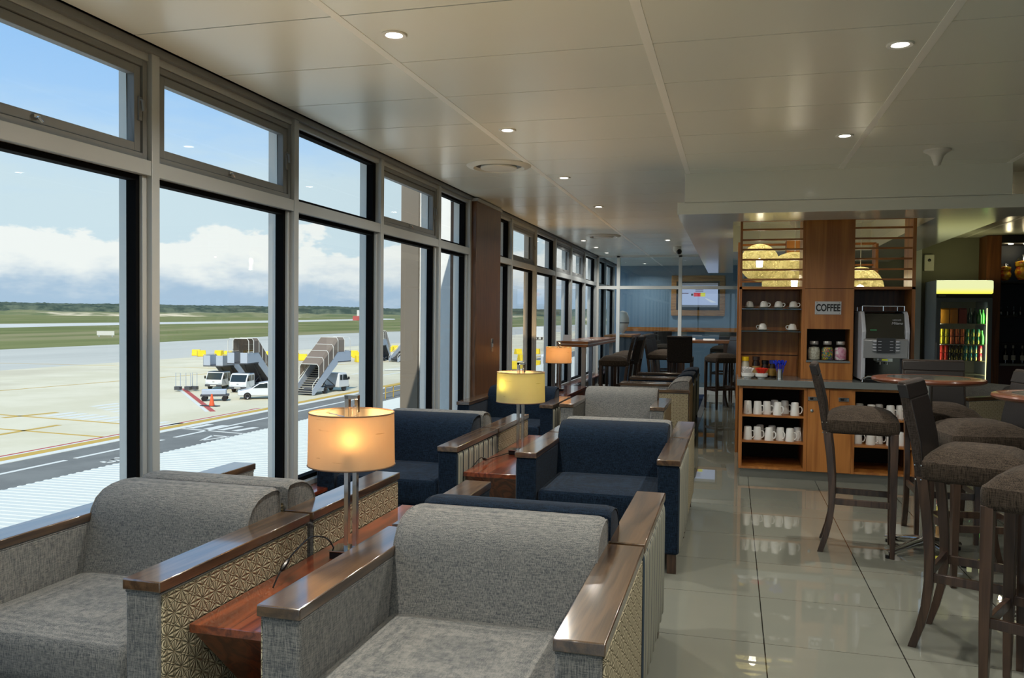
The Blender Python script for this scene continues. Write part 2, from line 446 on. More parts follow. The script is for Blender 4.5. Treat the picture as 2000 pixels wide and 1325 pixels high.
# walls the photo looks at or needs around it
WALLG = plain('grey_wall_paint', srgb(120, 120, 106), .6, var=.03)
REARW = plain('rear_wall', srgb(196, 194, 184), .7)
struct('wall_back', MB().box(-2.95, XR+.1, Y0-.25, Y0-.1, -.1, .35).box(-2.95, XR+.1, Y0-.25, Y0-.1, 2.66, CZ+.2), REARW)
for k in range(7):      # unseen rear wall: glazing added so daylight reaches surfaces facing the camera
    x = -2.95+1.4*k; struct('trim_%d' % (100+k), MB().box(x, x+.08, Y0-.25, Y0-.1, .35, 2.66), ALU)
    if k < 6: struct('window_%d' % (80+k), MB().box(x+.08, x+1.4, Y0-.18, Y0-.174, .35, 2.66), GLASS)
struct('wall_right', MB().box(XR, XR+.12, Y0-.1, Y1+.3, -.1, CZ+.2), plain('right_wall', srgb(70, 62, 54), .7))
struct('wall_lounge', MB().box(1.7, 3.62, 13.86, 14.0, 0, CZ+.01), WALLG)
struct('trim_8', MB().box(2.60, 2.76, 13.70, 13.86, 0, CZ), plain('pale_jamb', srgb(176, 182, 184), .4))
BLUEW = plain('blue_wall_paint', srgb(112, 140, 164), .55, var=.04, scale=1.3)
struct('wall_front', MB().box(-2.95, 4.0, 20.05, 20.2, -.1, CZ+.02), BLUEW)
struct('trim_5', MB().box(-2.6, 1.7, 20.0, 20.05, 1.20, 1.30), ISLWOODH)
struct('wall_far_side', MB().box(1.66, 1.8, 14.0, 20.05, 0, CZ+.02), BLUEW)

# low spandrel wall and sill under the windows
struct('wall_left', MB().box(-2.95, -2.73, Y0, 8.36, -.1, .34).box(-2.95, -2.73, 9.31, Y1, -.1, .34), plain('spandrel', srgb(126, 92, 62), .6))
struct('trim_6', MB().box(-2.76, -2.58, Y0, 8.36, .335, .36).box(-2.76, -2.58, 9.31, Y1, .335, .36), TABWOOD, bevel=.003)
struct('wall_left_upper', MB().box(-2.95, -2.70, Y0, Y1, CZ-.0, CZ+.2), ALUD)

# ------------------------------------------------------------------ window wall
mull = [-3.28, -1.945, -.61, .72, 2.05, 3.385, 4.715, 6.05, 7.385, 8.33, 9.40, 10.05, 11.38, 12.72, 14.05, 15.38, 16.70, 18.04, 19.4]
operable = {(2.05, 3.385), (3.385, 4.715), (6.05, 7.385), (-.61, .72), (10.05, 11.38), (12.72, 14.05), (14.05, 15.38)}
for k, y in enumerate(mull):
    m_ = MB().box(WX-.055, WX, y, y+.055, .36, CZ-.03)
    struct('trim_%d' % (10+k), m_, ALU, bevel=.003)
    struct('trim_%d' % (40+k), MB().box(-2.89, -2.822, y-.012, y+.06, .36, CZ+.1), FIN)
    struct('trim_%d' % (70+k), MB().box(-2.822, WX-.055, y-.004, y+.055, .36, CZ-.03), GASKET)
wn = 0
for a, b in zip(mull[:-1], mull[1:]):
    if 8.2 < a < 9.39: continue
    a2, b2 = a+.055, b
    # transom and frame members
    wn += 1
    win = MB()
    win.box(WX-.05, WX-.005, a2, b2, 2.163, 2.235)            # transom
    win.box(WX-.05, WX-.02, a2, b2, CZ-.07, CZ-.03)         # head
    win.box(WX-.05, WX-.012, a2, b2, .36, .395)              # foot
    win.box(WX-.05, WX-.03, a2, a2+.03, .395, 2.163).box(WX-.05, WX-.03, b2-.03, b2, .395, 2.163)
    root = win.build('window_%d' % wn, ALU, None, bevel=.002); root['kind'] = 'structure'
    g = MB()
    def ring(g, x0, x1, y0, y1, z0, z1, t_): g.box(x0, x1, y0, y0+t_, z0, z1).box(x0, x1, y1-t_, y1, z0, z1).box(x0, x1, y0+t_, y1-t_, z0, z0+t_).box(x0, x1, y0+t_, y1-t_, z1-t_, z1)
    ring(g, -2.815, WX-.05, a2, b2, .37, 2.19, .052)
    g.build('gasket', GASKET, root)
    MB().box(-2.80, -2.794, a2+.03, b2-.03, .40, 2.16).build('pane', GLASS, root)
    if (a, b) in operable:
        s_ = MB(); ring(s_, -2.80, WX-.025, a2+.004, b2-.004, 2.237, CZ-.072, .03); s_.build('casing', ALUD, root, bevel=.002)
        s_ = MB(); ring(s_, -2.79, WX-.035, a2+.037, b2-.037, 2.27, CZ-.105, .042); s_.build('sash', ALUD, root, bevel=.003)
        MB().box(-2.775, -2.769, a2+.06, b2-.06, 2.30, CZ-.14).build('upper_pane', GLASS, root)
        ym = (a2+b2)/2
        h = MB().box(WX-.034, WX-.02, ym-.03, ym+.0, 2.285, 2.30).cyl(0, 0, 0, .001, .001, 6)
        h.tube([(WX-.03, ym-.02, 2.29), (WX-.012, ym-.018, 2.288), (WX-.008, ym-.002, 2.272)], .006, 8); h.build('latch', CHROME, root)
        h = MB().tube([(WX-.03, b2-.05, 2.52), (WX-.012, b2-.05, 2.51), (WX-.008, b2-.05, 2.46)], .007, 8).box(WX-.035, WX-.024, b2-.06, b2-.04, 2.42, 2.53)
        h.build('stay', ALUD, root)
    else:
        g = MB(); ring(g, -2.815, WX-.05, a2, b2, 2.21, CZ-.04, .05); g.build('upper_gasket', GASKET, root)
        MB().box(-2.80, -2.794, a2+.03, b2-.03, 2.24, CZ-.07).build('upper_pane', GLASS, root)

# timber clad column between the two runs of windows
struct('column', MB().box(-2.95, -2.655, 8.385, 9.33, 0, CZ-.045), COLWOOD, bevel=.004)
struct('trim_7', MB().box(-2.95, -2.64, 8.375, 9.34, CZ-.045, CZ-.012), ALU)
sw = thing('wall_switch', 'small grey metal plate on the timber clad column between windows', 'switch', (-2.655, 9.0, 1.18))
MB().box(0, .008, -.035, .035, -.075, .075).build('plate', NICKEL, sw, bevel=.002)
MB().box(.008, .014, -.012, .012, -.02, .02).build('rocker', SILVERP, sw)

# dropped beam over the coffee island
struct('beam_upper', MB().box(-.428, 2.144, 7.42, 7.6, 2.525, CZ), BEAMW)
mb = MB(); zb, zt = 2.424, 2.53
mb.box(-.49, 6.0, 7.42, 8.04, zb, zt)
mb.box(-.49, -.013, 8.04, 16.8, zb, zt)
mb.box(1.72, 2.32, 8.04, 13.86, zb, zt)
mb.box(-.013, 1.72, 11.6, 13.0, zb, zt)
struct('beam_lower', mb, BEAMW, bevel=.002)
mb = MB().box(-.033, -.013, 8.02, 11.62, zt, CZ).box(1.72, 1.74, 8.02, 11.62, zt, CZ).box(-.033, 1.74, 11.6, 11.62, zt, CZ).box(-.033, 1.74, 8.02, 8.04, zt, CZ)
struct('beam_recess', mb, BEAMW)

# ------------------------------------------------------------------ glazed partition
PY = 16.80
mb = MB()
for x in (-2.705, -2.27, -1.03, .17, 1.4): mb.box(x-.035, x+.035, PY-.03, PY+.03, 0, CZ)
mb.box(-2.74, 1.66, PY-.03, PY+.03, CZ-.04, CZ); mb.box(-2.74, 1.66, PY-.028, PY+.028, 2.10, 2.165); mb.box(-2.74, 1.66, PY-.035, PY+.035, 0, .14)
struct('wall_glazed', mb, plain('white_frame', srgb(214, 218, 216), .4, var=.01), bevel=.003)
for k, (a, b) in enumerate([(-2.67, -2.305), (-2.235, -1.065), (-.995, .135), (.205, 1.365)]):
    struct('window_%d' % (60+k), MB().box(a, b, PY-.004, PY+.004, .14, 2.10).box(a, b, PY-.004, PY+.004, 2.165, CZ-.04), PGLASS)

# ------------------------------------------------------------------ ceiling fittings
LENS = emis('lamp_lens', (1.0, .97, .9), 14.0)
def downlight(x, y, label, power=DOWNLIGHT_W, z=CZ, s=1.0):
    t = thing('downlight', label, 'ceiling light', (x, y, z-.001), group='recessed downlights')
    MB().lathe([(.038*s, .0), (.040*s, -.004), (.056*s, -.007), (.060*s, -.003), (.060*s, .002)], n=28).build('trim_ring', WHITE, t, smooth=True)
    MB().lathe([(1e-5, -.0035), (.034*s, -.0025), (.036*s, .002)], n=20).build('lens', LENS, t, smooth=True)
    L = bpy.data.lights.new('downlight_lamp', 'AREA'); L.shape = 'DISK'; L.size = .07; L.energy = power; L.color = (1.0, .94, .84); L.spread = math.radians(150)
    lo = bpy.data.objects.new('downlight_lamp', L); COL.objects.link(lo); lo.parent = t; lo.location = (0, 0, -.012)
    return t
for y, l in [(3.5, 'round recessed downlight nearest the camera, left row by the windows'),
             (5.445, 'round recessed downlight, second in the left ceiling row'),
             (7.395, 'round recessed downlight, third in the left ceiling row, past the round vent'),
             (9.395, 'small recessed downlight, fourth in the left ceiling row beyond the timber column')]:
    downlight(-1.51, y, l)
downlight(.725, 4.16, 'large bright recessed downlight at top right of the photo')
downlight(.725, 6.11, 'recessed downlight on the right, just in front of the dropped beam')
for y, l in [(13.42, 'tiny downlight by the far windows, nearest of three'), (14.71, 'tiny downlight by the far windows, middle of three'), (16.0, 'tiny downlight by the far windows, closest to the glass partition')]:
    downlight(-2.40, y, l, 10)
downlight(-1.04, 13.54, 'tiny downlight left of the dropped beam, in front of the dome camera', 12)
downlight(-1.03, 14.80+.5, 'tiny downlight right above the dome camera', 12)
downlight(-1.99, 19.2, 'tiny downlight behind the glass partition', 14)
downlight(.6, 18.6, 'tiny downlight behind the glass partition, hidden right part', 14)
for x, y in [(3.0, 4.0), (3.0, 9.0), (-1.51, 1.4), (-1.51, -1), (.725, 2.1), (.725, 0), (3, 1)]:   # unseen extra fittings of the same kind, added to light the room
    downlight(x, y, 'unseen recessed downlight added outside the photographed part of the ceiling', DOWNLIGHT_W if x < 2 else 8)

def vent(x, y, label):
    t = thing('ceiling_vent', label, 'air vent', (x, y, CZ-.001), group='round air diffusers')
    MB().lathe([(.195, -.002), (.215, -.024), (.262, -.012), (.275, -.001), (.262, .001)], n=40).build('outer_ring', plain('vent_plastic', srgb(210, 211, 202), .45), t, smooth=True)
    MB().lathe([(1e-5, -.034), (.12, -.034), (.150, -.028), (.155, -.018), (.15, -.004)], n=40).build('centre_disc', plain('vent_plastic', None), t, smooth=True)
    MB().lathe([(.14, -.0035), (.20, -.0035), (.20, -.001), (.14, -.001)], n=32).build('gap_shade', BLACKP, t)  # black ring painted in for the shaded gap around the disc
    return t
vent(-1.93, 6.70, 'large round white air diffuser in the near ceiling by the windows')
vent(-1.96, 12.70, 'round air diffuser in the far ceiling, seen almost edge on')
t = thing('smoke_detector', 'white trumpet shaped ceiling unit in front of the dropped beam', 'detector', (1.45, 6.76, CZ-.001))
MB().lathe([(.095, .0), (.094, -.012), (.07, -.022), (.045, -.045), (.03, -.09), (.022, -.115), (1e-5, -.122)], n=28).build('body', WHITE, t, smooth=True)
t = thing('dome_camera', 'small white security camera on the ceiling before the glass partition', 'camera', (-.97, 14.8, CZ-.001))
MB().lathe([(.07, 0), (.07, -.06), (.055, -.10), (1e-5, -.11)], n=20).build('housing', WHITE, t, smooth=True)
MB().sphere(.035, -.035, -.09, .05, 16).build('lens', BLACKP, t, smooth=True)
t = thing('wall_alarm', 'white alarm box on the grey wall above the drinks fridge', 'alarm', (2.885, 13.86, 2.40))
MB().box(-.07, .07, -.06, 0, -.125, .125).build('case', WHITE, t, bevel=.01)
MB().lathe([(.025, 0), (1e-5, .006)], n=12).build('sensor', BLACKP, t).matrix_local = Matrix.Translation((0, -.06, .04)) @ Matrix.Rotation(PI/2, 4, 'X')

# ================================================================== ARMCHAIRS
def ribbed(mb, axis, a0, a1, z0, z1, base, sgn, pitch=.1119, d_=.024):
    """padded channel panel: ribs run vertically, rounded off at the top"""
    nr = max(1, round((a1-a0)/pitch)); q = 10; N = nr*q
    zs = [z0, z0+.01, z0+.1, (z0+z1)/2, z1-.04, z1-.015, z1-.004, z1]
    damp = [.3, 1, 1, 1, 1, .85, .5, .1]
    vs_ = []; fs = []
    for j, z in enumerate(zs):
        for i in range(N+1):
            a = a0+(a1-a0)*i/N; th = .004+d_*damp[j]*abs(math.sin(PI*(i/q)))**.55
            o = base+sgn*th
            vs_.append((o, a, z) if axis == 'X' else (a, o, z))
    nb = len(vs_)
    for j in range(len(zs)-1):
        for i in range(N): fs.append((j*(N+1)+i, j*(N+1)+i+1, (j+1)*(N+1)+i+1, (j+1)*(N+1)+i))
    for z in (z0, z1):
        for a in (a0, a1): vs_.append((base, a, z) if axis == 'X' else (a, base, z))
    L = (len(zs)-1)*(N+1)
    fs.append((nb, nb+1, nb+3, nb+2))
    fs.append(tuple([nb]+[i for i in range(N+1)]+[nb+1])); fs.append(tuple([nb+2]+[L+i for i in range(N+1)]+[nb+3]))
    fs.append(tuple([nb]+[j*(N+1) for j in range(len(zs))]+[nb+2])); fs.append(tuple([nb+1]+[j*(N+1)+N for j in range(len(zs))]+[nb+3]))
    mb.add(vs_, fs); return mb

def cushion(mb, x0, x1, y0, y1, z0, z1, crown=.03, r=.035, n=10):
    """soft box: rounded rim, crowned top"""
    secs = []
    ks = [(0, .55), (.12, .9), (.3, 1.0), (.75, 1.0), (.92, .9), (1, .6)]
    rows = []
    for t_, inset in ks:
        z = z0+(z1-z0)*t_; k = (1-inset)*r
        rows.append((x0+k, x1-k, y0+k, y1-k, z))
    def loop(a, b, c, d_, z):
        P = []
        rr = min(r*1.1, (b-a)/3)
        for cx_, cy_, s0 in ((b-rr, d_-rr, 0), (a+rr, d_-rr, PI/2), (a+rr, c+rr, PI), (b-rr, c+rr, 1.5*PI)):
            for i in range(5): P.append((cx_+rr*math.cos(s0+i*PI/8), cy_+rr*math.sin(s0+i*PI/8), z))
        return P
    for r_ in rows: secs.append(loop(*r_))
    cxm, cym = (x0+x1)/2, (y0+y1)/2
    for s_, h in ((.86, .45), (.62, .8), (.3, .97), (.05, 1.0)):
        base = secs[5]
        secs.append([(cxm+(p[0]-cxm)*s_, cym+(p[1]-cym)*s_, z1+crown*h) for p in base])
    mb.loft(secs); return mb

def make_armchair(style, label, group):
    F_ = GREY if style == 'grey' else NAVY
    t = thing('armchair', label, 'armchair', group=group)
    # base between the arms
    MB().box(-.365, .365, -.435, .44, .115, .285).build('seat_base', F_, t, bevel=.008)
    cushion(MB(), -.362, .362, -.452, .20, .285, .445, .022, .03).build('seat_cushion', F_, t, smooth=True)
    # backrest: leaning slab with a rolled top
    prof = [(.13, .30), (.185, .56), (.198, .640), (.212, .695), (.240, .738), (.283, .766), (.335, .780), (.395, .785), (.436, .782), (.453, .768), (.457, .72), (.455, .45), (.450, .28), (.30, .28)]
    secs = []
    for x, k in ((-.368, -.9), (-.366, .1), (-.356, .7), (-.335, 1.0), (.335, 1.0), (.356, .7), (.366, .1), (.368, -.9)):
        cyy, czz = .33, .55; s_ = .95+.05*k
        secs.append([(x, cyy+(p[0]-cyy)*s_, czz+(p[1]-czz)*(s_+.0)) for p in prof])
    b = MB().loft(secs).build('backrest', F_, t, smooth=True)
    for x in (-.368, .368): MB().tube([(x, p[0], p[1]) for p in [(.33+(q_[0]-.33)*.955, .55+(q_[1]-.55)*.955) for q_ in prof[1:12]]], .003, 6).build('piping', F_, b, smooth=True)
    # rear panel
    if style == 'grey': cushion(MB(), -.355, .355, .444, .464, .12, .70, 0, .008).build('back_panel', STAR, t)
    else: ribbed(MB(), 'Y', -.3357, .3357, .12, .72, .443, 1, .1119, .012).build('back_panel', STRIPE, t, smooth=True)
    for s_ in (-1, 1):
        x0, x1 = sorted((s_*.366, s_*.490))
        a = MB().box(x0, x1, -.455, .455, .115, .638).build('arm', F_, t, bevel=.012, seg=3)
        c0, c1 = sorted((s_*.362, s_*.500))
        MB().box(c0, c1, -.463, .465, .640, .675).build('arm_cap', ARMWOOD, a, bevel=.004)
        if style == 'grey':
            p0, p1 = sorted((s_*.488, s_*.498)); MB().box(p0, p1, -.445, .45, .12, .630).build('side_panel', STAR, a, bevel=.005)
        else: ribbed(MB(), 'X', -.445, .45, .12, .630, s_*.487, s_, .1119, .014).build('side_panel', STRIPE, a, smooth=True)
        # welt under the wooden cap
        MB().tube([(s_*.370, -.452, .634), (s_*.486, -.452, .634), (s_*.486, .452, .634), (s_*.370, .452, .634)], .005, 6, closed=True).build('welt', F_, a, smooth=True)
        for yy in (-.415, .41):
            MB().beam((s_*.452, yy, .118), (s_*.455, yy, 0), .027, .027).build('leg', STOOLWOOD, t, bevel=.003)
    return t

GA, GB = 'grey armchairs with star patterned sides', 'navy armchairs with striped sides'
grey0 = make_armchair('grey', 'nearest grey armchair facing the camera on the aisle side, bottom centre of the photo', GA)
navy0 = make_armchair('navy', 'navy armchair facing away, back to back with the nearest aisle-side grey armchair', GB)
grey0.location = (-.797, 2.515, 0); navy0.location = (-.795, 3.475, 0); navy0.rotation_euler = (0, 0, PI)
# window side, first group
dup(grey0, (-2.185, 2.60, 0), 0, 'grey armchair by the window at bottom left, facing the camera')
dup(grey0, (-2.185, 3.56, 0), PI, 'grey armchair facing away by the window, behind the bottom left grey one')
# second group
dup(navy0, (-2.17, 5.38, 0), 0, 'navy armchair facing the camera by the window, right behind the nearest lamp')
dup(grey0, (-2.17, 6.34, 0), PI, 'pale armchair facing away by the window, behind the second lamp')
dup(navy0, (-.78, 5.32, 0), 0, 'navy armchair facing the camera beside the aisle, centre of the photo')
dup(grey0, (-.78, 6.28, 0), PI, 'pale armchair facing away, back to back with the navy armchair at the centre')
# third group
dup(navy0, (-2.145, 8.16, 0), 0, 'navy armchair against the timber clad column', scale=.98)
dup(grey0, (-1.10, 8.20, 0), 0, 'grey armchair beyond the central navy pair, facing the camera with plain back in view')
# row turned to the window, backs to the aisle
dup(grey0, (-.935, 10.2, 0), -PI/2, 'cream backed armchair turned to the window, nearest of the row of three by the aisle')
dup(navy0, (-.935, 11.27, 0), -PI/2, 'navy armchair with striped back, middle of the row of three turned to the window')
dup(navy0, (-.935, 12.34, 0), -PI/2, 'navy armchair with striped back, farthest of the row of three turned to the window')
dup(grey0, (2.55, 10.6, 0), -.9, 'armchair in the dim corner in front of the drinks fridge, cream patterned side showing')

# ================================================================== SIDE TABLES
def side_table(x, y0, y1, label, z=.50, x_half=.189, group='long wooden tables between armchairs'):
    t = thing('side_table', label, 'table', (x, 0, 0), group=group)
    MB().box(-x_half, x_half, y0, y1, z-.03, z).build('table_top', TABWOOD, t, bevel=.003)
    MB().prism([(y0+.012, z-.03), (y0+.46, .0), (y1-.46, 0), (y1-.012, z-.03)], 'X', -x_half+.006, x_half-.006).build('pedestal', TABWOOD, t, bevel=.003)
    return t
side_table(-1.491, 2.27, 4.04, 'red-brown wooden side table under the nearest lamp')
side_table(-1.475, 5.02, 6.78, 'red-brown wooden side table under the second lamp, between the navy armchairs')
t = thing('side_table', 'red-brown wooden table along the far windows under the farthest lamp', 'table', (-2.25, 0, 0), group='long wooden tables between armchairs')
MB().box(-.20, .20, 9.45, 11.93, .47, .50).build('table_top', TABWOOD, t, bevel=.003)
MB().prism([(9.5, .47), (9.9, 0), (11.6, 0), (11.9, .47)], 'X', -.19, .19).build('pedestal', TABWOOD, t)

# ================================================================== TABLE LAMPS
def shade_maker(ca, cb):
  def shade_fn(t, out):
      c = t.coord(); n = t.noise(t.scaled(c, (14, 14, 14)), 1, 4, .6); x, y, z = t.xyz(c)
      n2 = t.noise(t.scaled(c, (8, 8, 90)), 1, 3)
      col = t.mix(t.m('MULTIPLY', n, .5), ca, cb)
      tl = t.new('ShaderNodeBsdfTranslucent'); t.put(tl.inputs[0], col)
      df = t.new('ShaderNodeBsdfDiffuse'); t.put(df.inputs[0], t.mix(t.ramp(n2, .68, .74), srgb(226, 216, 190), srgb(120, 96, 60)))
      mx = t.new('ShaderNodeMixShader'); mx.inputs[0].default_value = .35
      t.l.new(tl.outputs[0], mx.inputs[1]); t.l.new(df.outputs[0], mx.inputs[2])
      t.l.new(mx.outputs[0], out.inputs[0])
  return shade_fn
SHADE = mat('parchment_shade', shade_maker(srgb(240, 214, 176), srgb(222, 184, 138)))
SHADE2 = mat('yellow_shade', shade_maker(srgb(216, 214, 148), srgb(190, 190, 118)))
BULB = emis('warm_bulb', (1.0, .78, .45), 40.0)
def make_lamp(label, loc, rz=0, bulb=(0, 0), cord=None, power=LAMP_W, shade=None):
    t = thing('table_lamp', label, 'lamp', loc, rz, group='chrome table lamps with drum shades')
    MB().box(-.078, .078, -.058, .058, .030, .035).build('base_plate', CHROME, t, bevel=.001)
    MB().box(-.074, .074, -.054, .054, .0, .030).build('base', plain('dark_chrome', srgb(40, 38, 44), .15, .6), t, bevel=.002)
    MB().box(-.027, -.009, -.014, .014, .026, .67).build('pole', CHROME, t, bevel=.001)
    MB().box(.009, .027, -.014, .014, .026, .63).build('pole', CHROME, t, bevel=.001)
    MB().box(-.028, .030, -.014, .014, .655, .672).build('top_bar', CHROME, t, bevel=.001)
    MB().box(.016, .030, -.013, .013, .60, .66).build('top_bar', BLACKP, t, bevel=.001)
    sh = MB(); n = 48; z0, z1 = .385, .600
    for (ra, rb) in ((.178, .174),):
        sh.lathe([(ra, z0), (ra-.001, z0+.05), (rb+.001, z1-.05), (rb, z1), (rb-.0015, z1), (rb-.0005, z1-.05), (ra-.0025, z0+.05), (ra-.0015, z0)], n=n)
    me = sh.build('lamp_shade', shade or SHADE, t, smooth=True)
    for r_, z in ((.178, z0), (.174, z1)):
        rim = MB().tube([(r_*math.cos(2*PI*i/n), r_*math.sin(2*PI*i/n), z) for i in range(n)], .0028, 6, closed=True)
        rim.build('rim', plain('shade_trim', srgb(120, 92, 66), .6), me, smooth=True)
    sp = MB()
    for k in range(3):
        a = 2*PI*k/3+.5; sp.tube([(0.02*math.cos(a), .02*math.sin(a), .575), (.173*math.cos(a), .173*math.sin(a), .585)], .0022, 6)
    sp.tube([(.02*math.cos(2*PI*i/20), .02*math.sin(2*PI*i/20), .575) for i in range(20)], .003, 6, closed=True)
    sp.build('spider', CHROME, me, smooth=True)
    bx, by = bulb
    sk = MB().tube([(0, 0, .46), (bx*.6, by*.6, .47)], .008, 8).cyl(bx, by, .44, .475, .015, 14); sk.build('socket', CHROME, t, smooth=True)
    b_ = MB().sphere(bx, by, .50, .026, 16, 1.1).build('bulb', BULB, t, smooth=True)
    L = bpy.data.lights.new('lamp_light', 'POINT'); L.energy = power; L.color = (1.0, .62, .28); L.shadow_soft_size = .022
    lo = bpy.data.objects.new('lamp_light', L); COL.objects.link(lo); lo.parent = t; lo.location = (bx, by, .535)
    if cord:
        cc = MB(); P = []
        pts = [Vector(p) for p in cord]
        for i in range(len(pts)-1):        # Catmull-Rom
            p0, p1, p2, p3 = pts[max(i-1, 0)], pts[i], pts[i+1], pts[min(i+2, len(pts)-1)]
            for k in range(6):
                u = k/6; P.append(.5*((2*p1)+(-p0+p2)*u+(2*p0-5*p1+4*p2-p3)*u*u+(-p0+3*p1-3*p2+p3)*u**3))
        P.append(pts[-1]); cc.tube(P, .0032, 6).build('cord', BLACKP, t, smooth=True)
        m = pts[-3]; q = pts[-2]; d_ = (q-m).normalized()
        MB().tube([tuple(m), tuple(m+d_*.012), tuple(m+d_*.05), tuple(m+d_*.062)], [.006, .010, .010, .006], 8).build('cord_switch', BLACKP, t, smooth=True)
    return t
make_lamp('large lit table lamp nearest the camera, on the first wooden side table', (-1.515, 3.10, .501), .1, (.042, -.128),
          [(-.07, 0, .02), (-.08, -.06, .085), (-.10, -.17, .12), (-.115, -.27, .10), (-.125, -.33, .075), (-.128, -.40, .045), (-.125, -.46, .010)], LAMP_W*1.25)
make_lamp('lit table lamp with yellowish shade, second from the camera, between navy armchairs', (-1.487, 5.80, .501), 0, (-.085, -.112),
          [(-.07, -.01, .01), (-.10, -.10, .006), (-.12, -.22, .01), (-.13, -.30, .012), (-.13, -.42, .02), (-.14, -.52, .05), (-.165, -.62, .005)], LAMP_W*.9, SHADE2)
make_lamp('small lit table lamp by the far windows, farthest of the three', (-2.29, 11.0, .501), 0, (.0, -.06), None, LAMP_W*1.3)

# ================================================================== BAR STOOLS
def make_stool(label, name='bar_stool'):
    """faces -Y"""
    t = thing(name, label, 'bar stool', group='upholstered wooden bar stools')
    w_ = .205
    b = cushion(MB(), -w_-.006, w_+.006, -.235, .215, .775, .870, .070, .035).build('seat', TWEED, t, smooth=True)
    # backrest slab leaning back with curved face
    secs = []
    for z, y0_, y1_ in ((.79, .188, .222), (.95, .205, .246), (1.08, .235, .278), (1.20, .268, .305), (1.222, .274, .306)):
        secs.append([(-w_, y0_, z), (w_, y0_, z), (w_, y1_, z), (-w_, y1_, z)])
    back = MB().loft(secs).build('backrest', SUEDE, t, bevel=.008)
    fr = MB().loft([[(-w_+.012, y_-.004, z), (w_-.012, y_-.004, z), (w_-.012, y_+.004, z), (-w_+.012, y_+.004, z)] for z, y_ in ((.80, .189), (.95, .205), (1.08, .235), (1.14, .252))])
    fr.build('back_pad', LEATHER, back, bevel=.003)
    MB().loft([[(-w_-.001, y_-.003, z), (w_+.001, y_-.003, z), (w_+.001, y_+.040, z), (-w_-.001, y_+.040, z)] for z, y_ in ((1.145, .252), (1.21, .270))]).build('head_band', LEATHER, back, bevel=.004)
    nl = MB()
    for s_ in (-1, 1):
        for (yy, zz) in ((.195, .845), (.222, .845), (.195, .78), (.218, .78)): nl.sphere(s_*(w_+.006), yy, zz, .0045, 8)
    nl.build('nailheads', CHROME, t, smooth=True)
    for s_ in (-1, 1):
        x = s_*(w_-.022)
        MB().loft([[(x-a, -.205-a*1.0, z), (x+a, -.205-a, z), (x+a, -.205+a, z), (x-a, -.205+a, z)] for z, a in ((.79, .023), (.30, .019), (0, .014))]).build('leg', STOOLWOOD, t, bevel=.002)
        prof = [(.80, .196, .023), (.62, .172, .022), (.45, .158, .021), (.32, .156, .020), (.20, .168, .019), (.10, .190, .018), (0, .222, .017)]
        MB().loft([[(x-.018, y_-a, z), (x+.018, y_-a, z), (x+.018, y_+a, z), (x-.018, y_+a, z)] for z, y_, a in prof]).build('leg', STOOLWOOD, t, bevel=.002)
        MB().box(x-.010, x+.010, -.195, .150, .315, .355).build('stretcher', STOOLWOOD, t, bevel=.002)
    MB().box(-w_+.03, w_-.03, -.215, -.195, .30, .345).build('footrest', STOOLWOOD, t, bevel=.002)
    MB().box(-w_+.03, w_-.03, .145, .165, .335, .375).build('stretcher', STOOLWOOD, t, bevel=.002)
    return t
stool0 = make_stool('dark bar stool facing right in front of the coffee counter, left of the round table')
stool0.location = (.815, 5.80, 0); stool0.rotation_euler = (0, 0, PI/2-.13)
dup(stool0, (1.10, 4.20, 0), PI/2-.39, 'large dark bar stool facing right in the right foreground, whole backrest in view')
dup(stool0, (1.235, 3.60, 0), -2.60+PI, 'bar stool cut off at the bottom right corner, no backrest in view').rotation_euler = (0, 0, -PI/2-.50)
dup(stool0, (1.40, 5.30, 0), -PI/2+.15, 'bar stool facing left with its grey backrest edge at the right edge of the photo')
dup(stool0, (1.42, 6.32, 0), 0, 'bar stool facing the camera behind the round high table, before the coffee machine')

# ================================================================== ROUND HIGH TABLES
TTOP = wood('table_disc', srgb(60, 30, 18), srgb(96, 54, 34), 'X', .22, .7)
TRIM = plain('table_rim_wood', srgb(104, 58, 38), .3, coat=.5, var=.08)
def high_table(x, y, label, rz=0, r=.335):
    t = thing('high_table', label, 'table', (x, y, 0), rz, group='round high bar tables')
    MB().lathe([(1e-5, 1.108), (r-.03, 1.108), (r-.004, 1.118), (r, 1.128), (r-.004, 1.138), (r-.02, 1.142), (r-.09, 1.1425), (r-.092, 1.141), (1e-5, 1.141)], n=56).build('table_top', TRIM, t, smooth=True)
    MB().lathe([(1e-5, 1.1435), (r-.095, 1.1435), (r-.092, 1.1415)], n=48).build('inlay', plain('grey_inlay', srgb(90, 90, 84), .1, coat=.6, var=.01), t)
    MB().cyl(0, 0, .06, 1.10, .03, 24).lathe([(.10, 1.098), (.12, 1.108)], n=24).build('column', CHROME, t, smooth=True)
    for k in range(4):
        a = k*PI/2; c, s_ = math.cos(a), math.sin(a)
        MB().tube([(c*.02, s_*.02, .085), (c*.09, s_*.09, .075), (c*.20, s_*.20, .050), (c*.31, s_*.31, .034)], [.030, .028, .023, .019], 10).build('foot', CHROME, t, smooth=True)
        MB().cyl(c*.298, s_*.298, 0, .02, .016, 14).build('glide', BLACKP, t)
    return t
high_table(1.215, 5.78, 'round high table in front of the coffee machine', .62)
high_table(1.615, 4.65, 'round high table cut off by the right edge of the photo', .35)

# ================================================================== COFFEE ISLAND
IY = 8.10
isl = thing('coffee_station', 'timber coffee counter with open mug shelves, cup shelves and ladder screen above', 'counter', (.84, 8.42, 0))
def IM(): m = MB(); m.M = Matrix.Translation((-.84, -8.42, 0)); return m
IM().box(.085, 1.60, 8.14, 8.74, 0, .09).build('plinth', KICKM, isl)
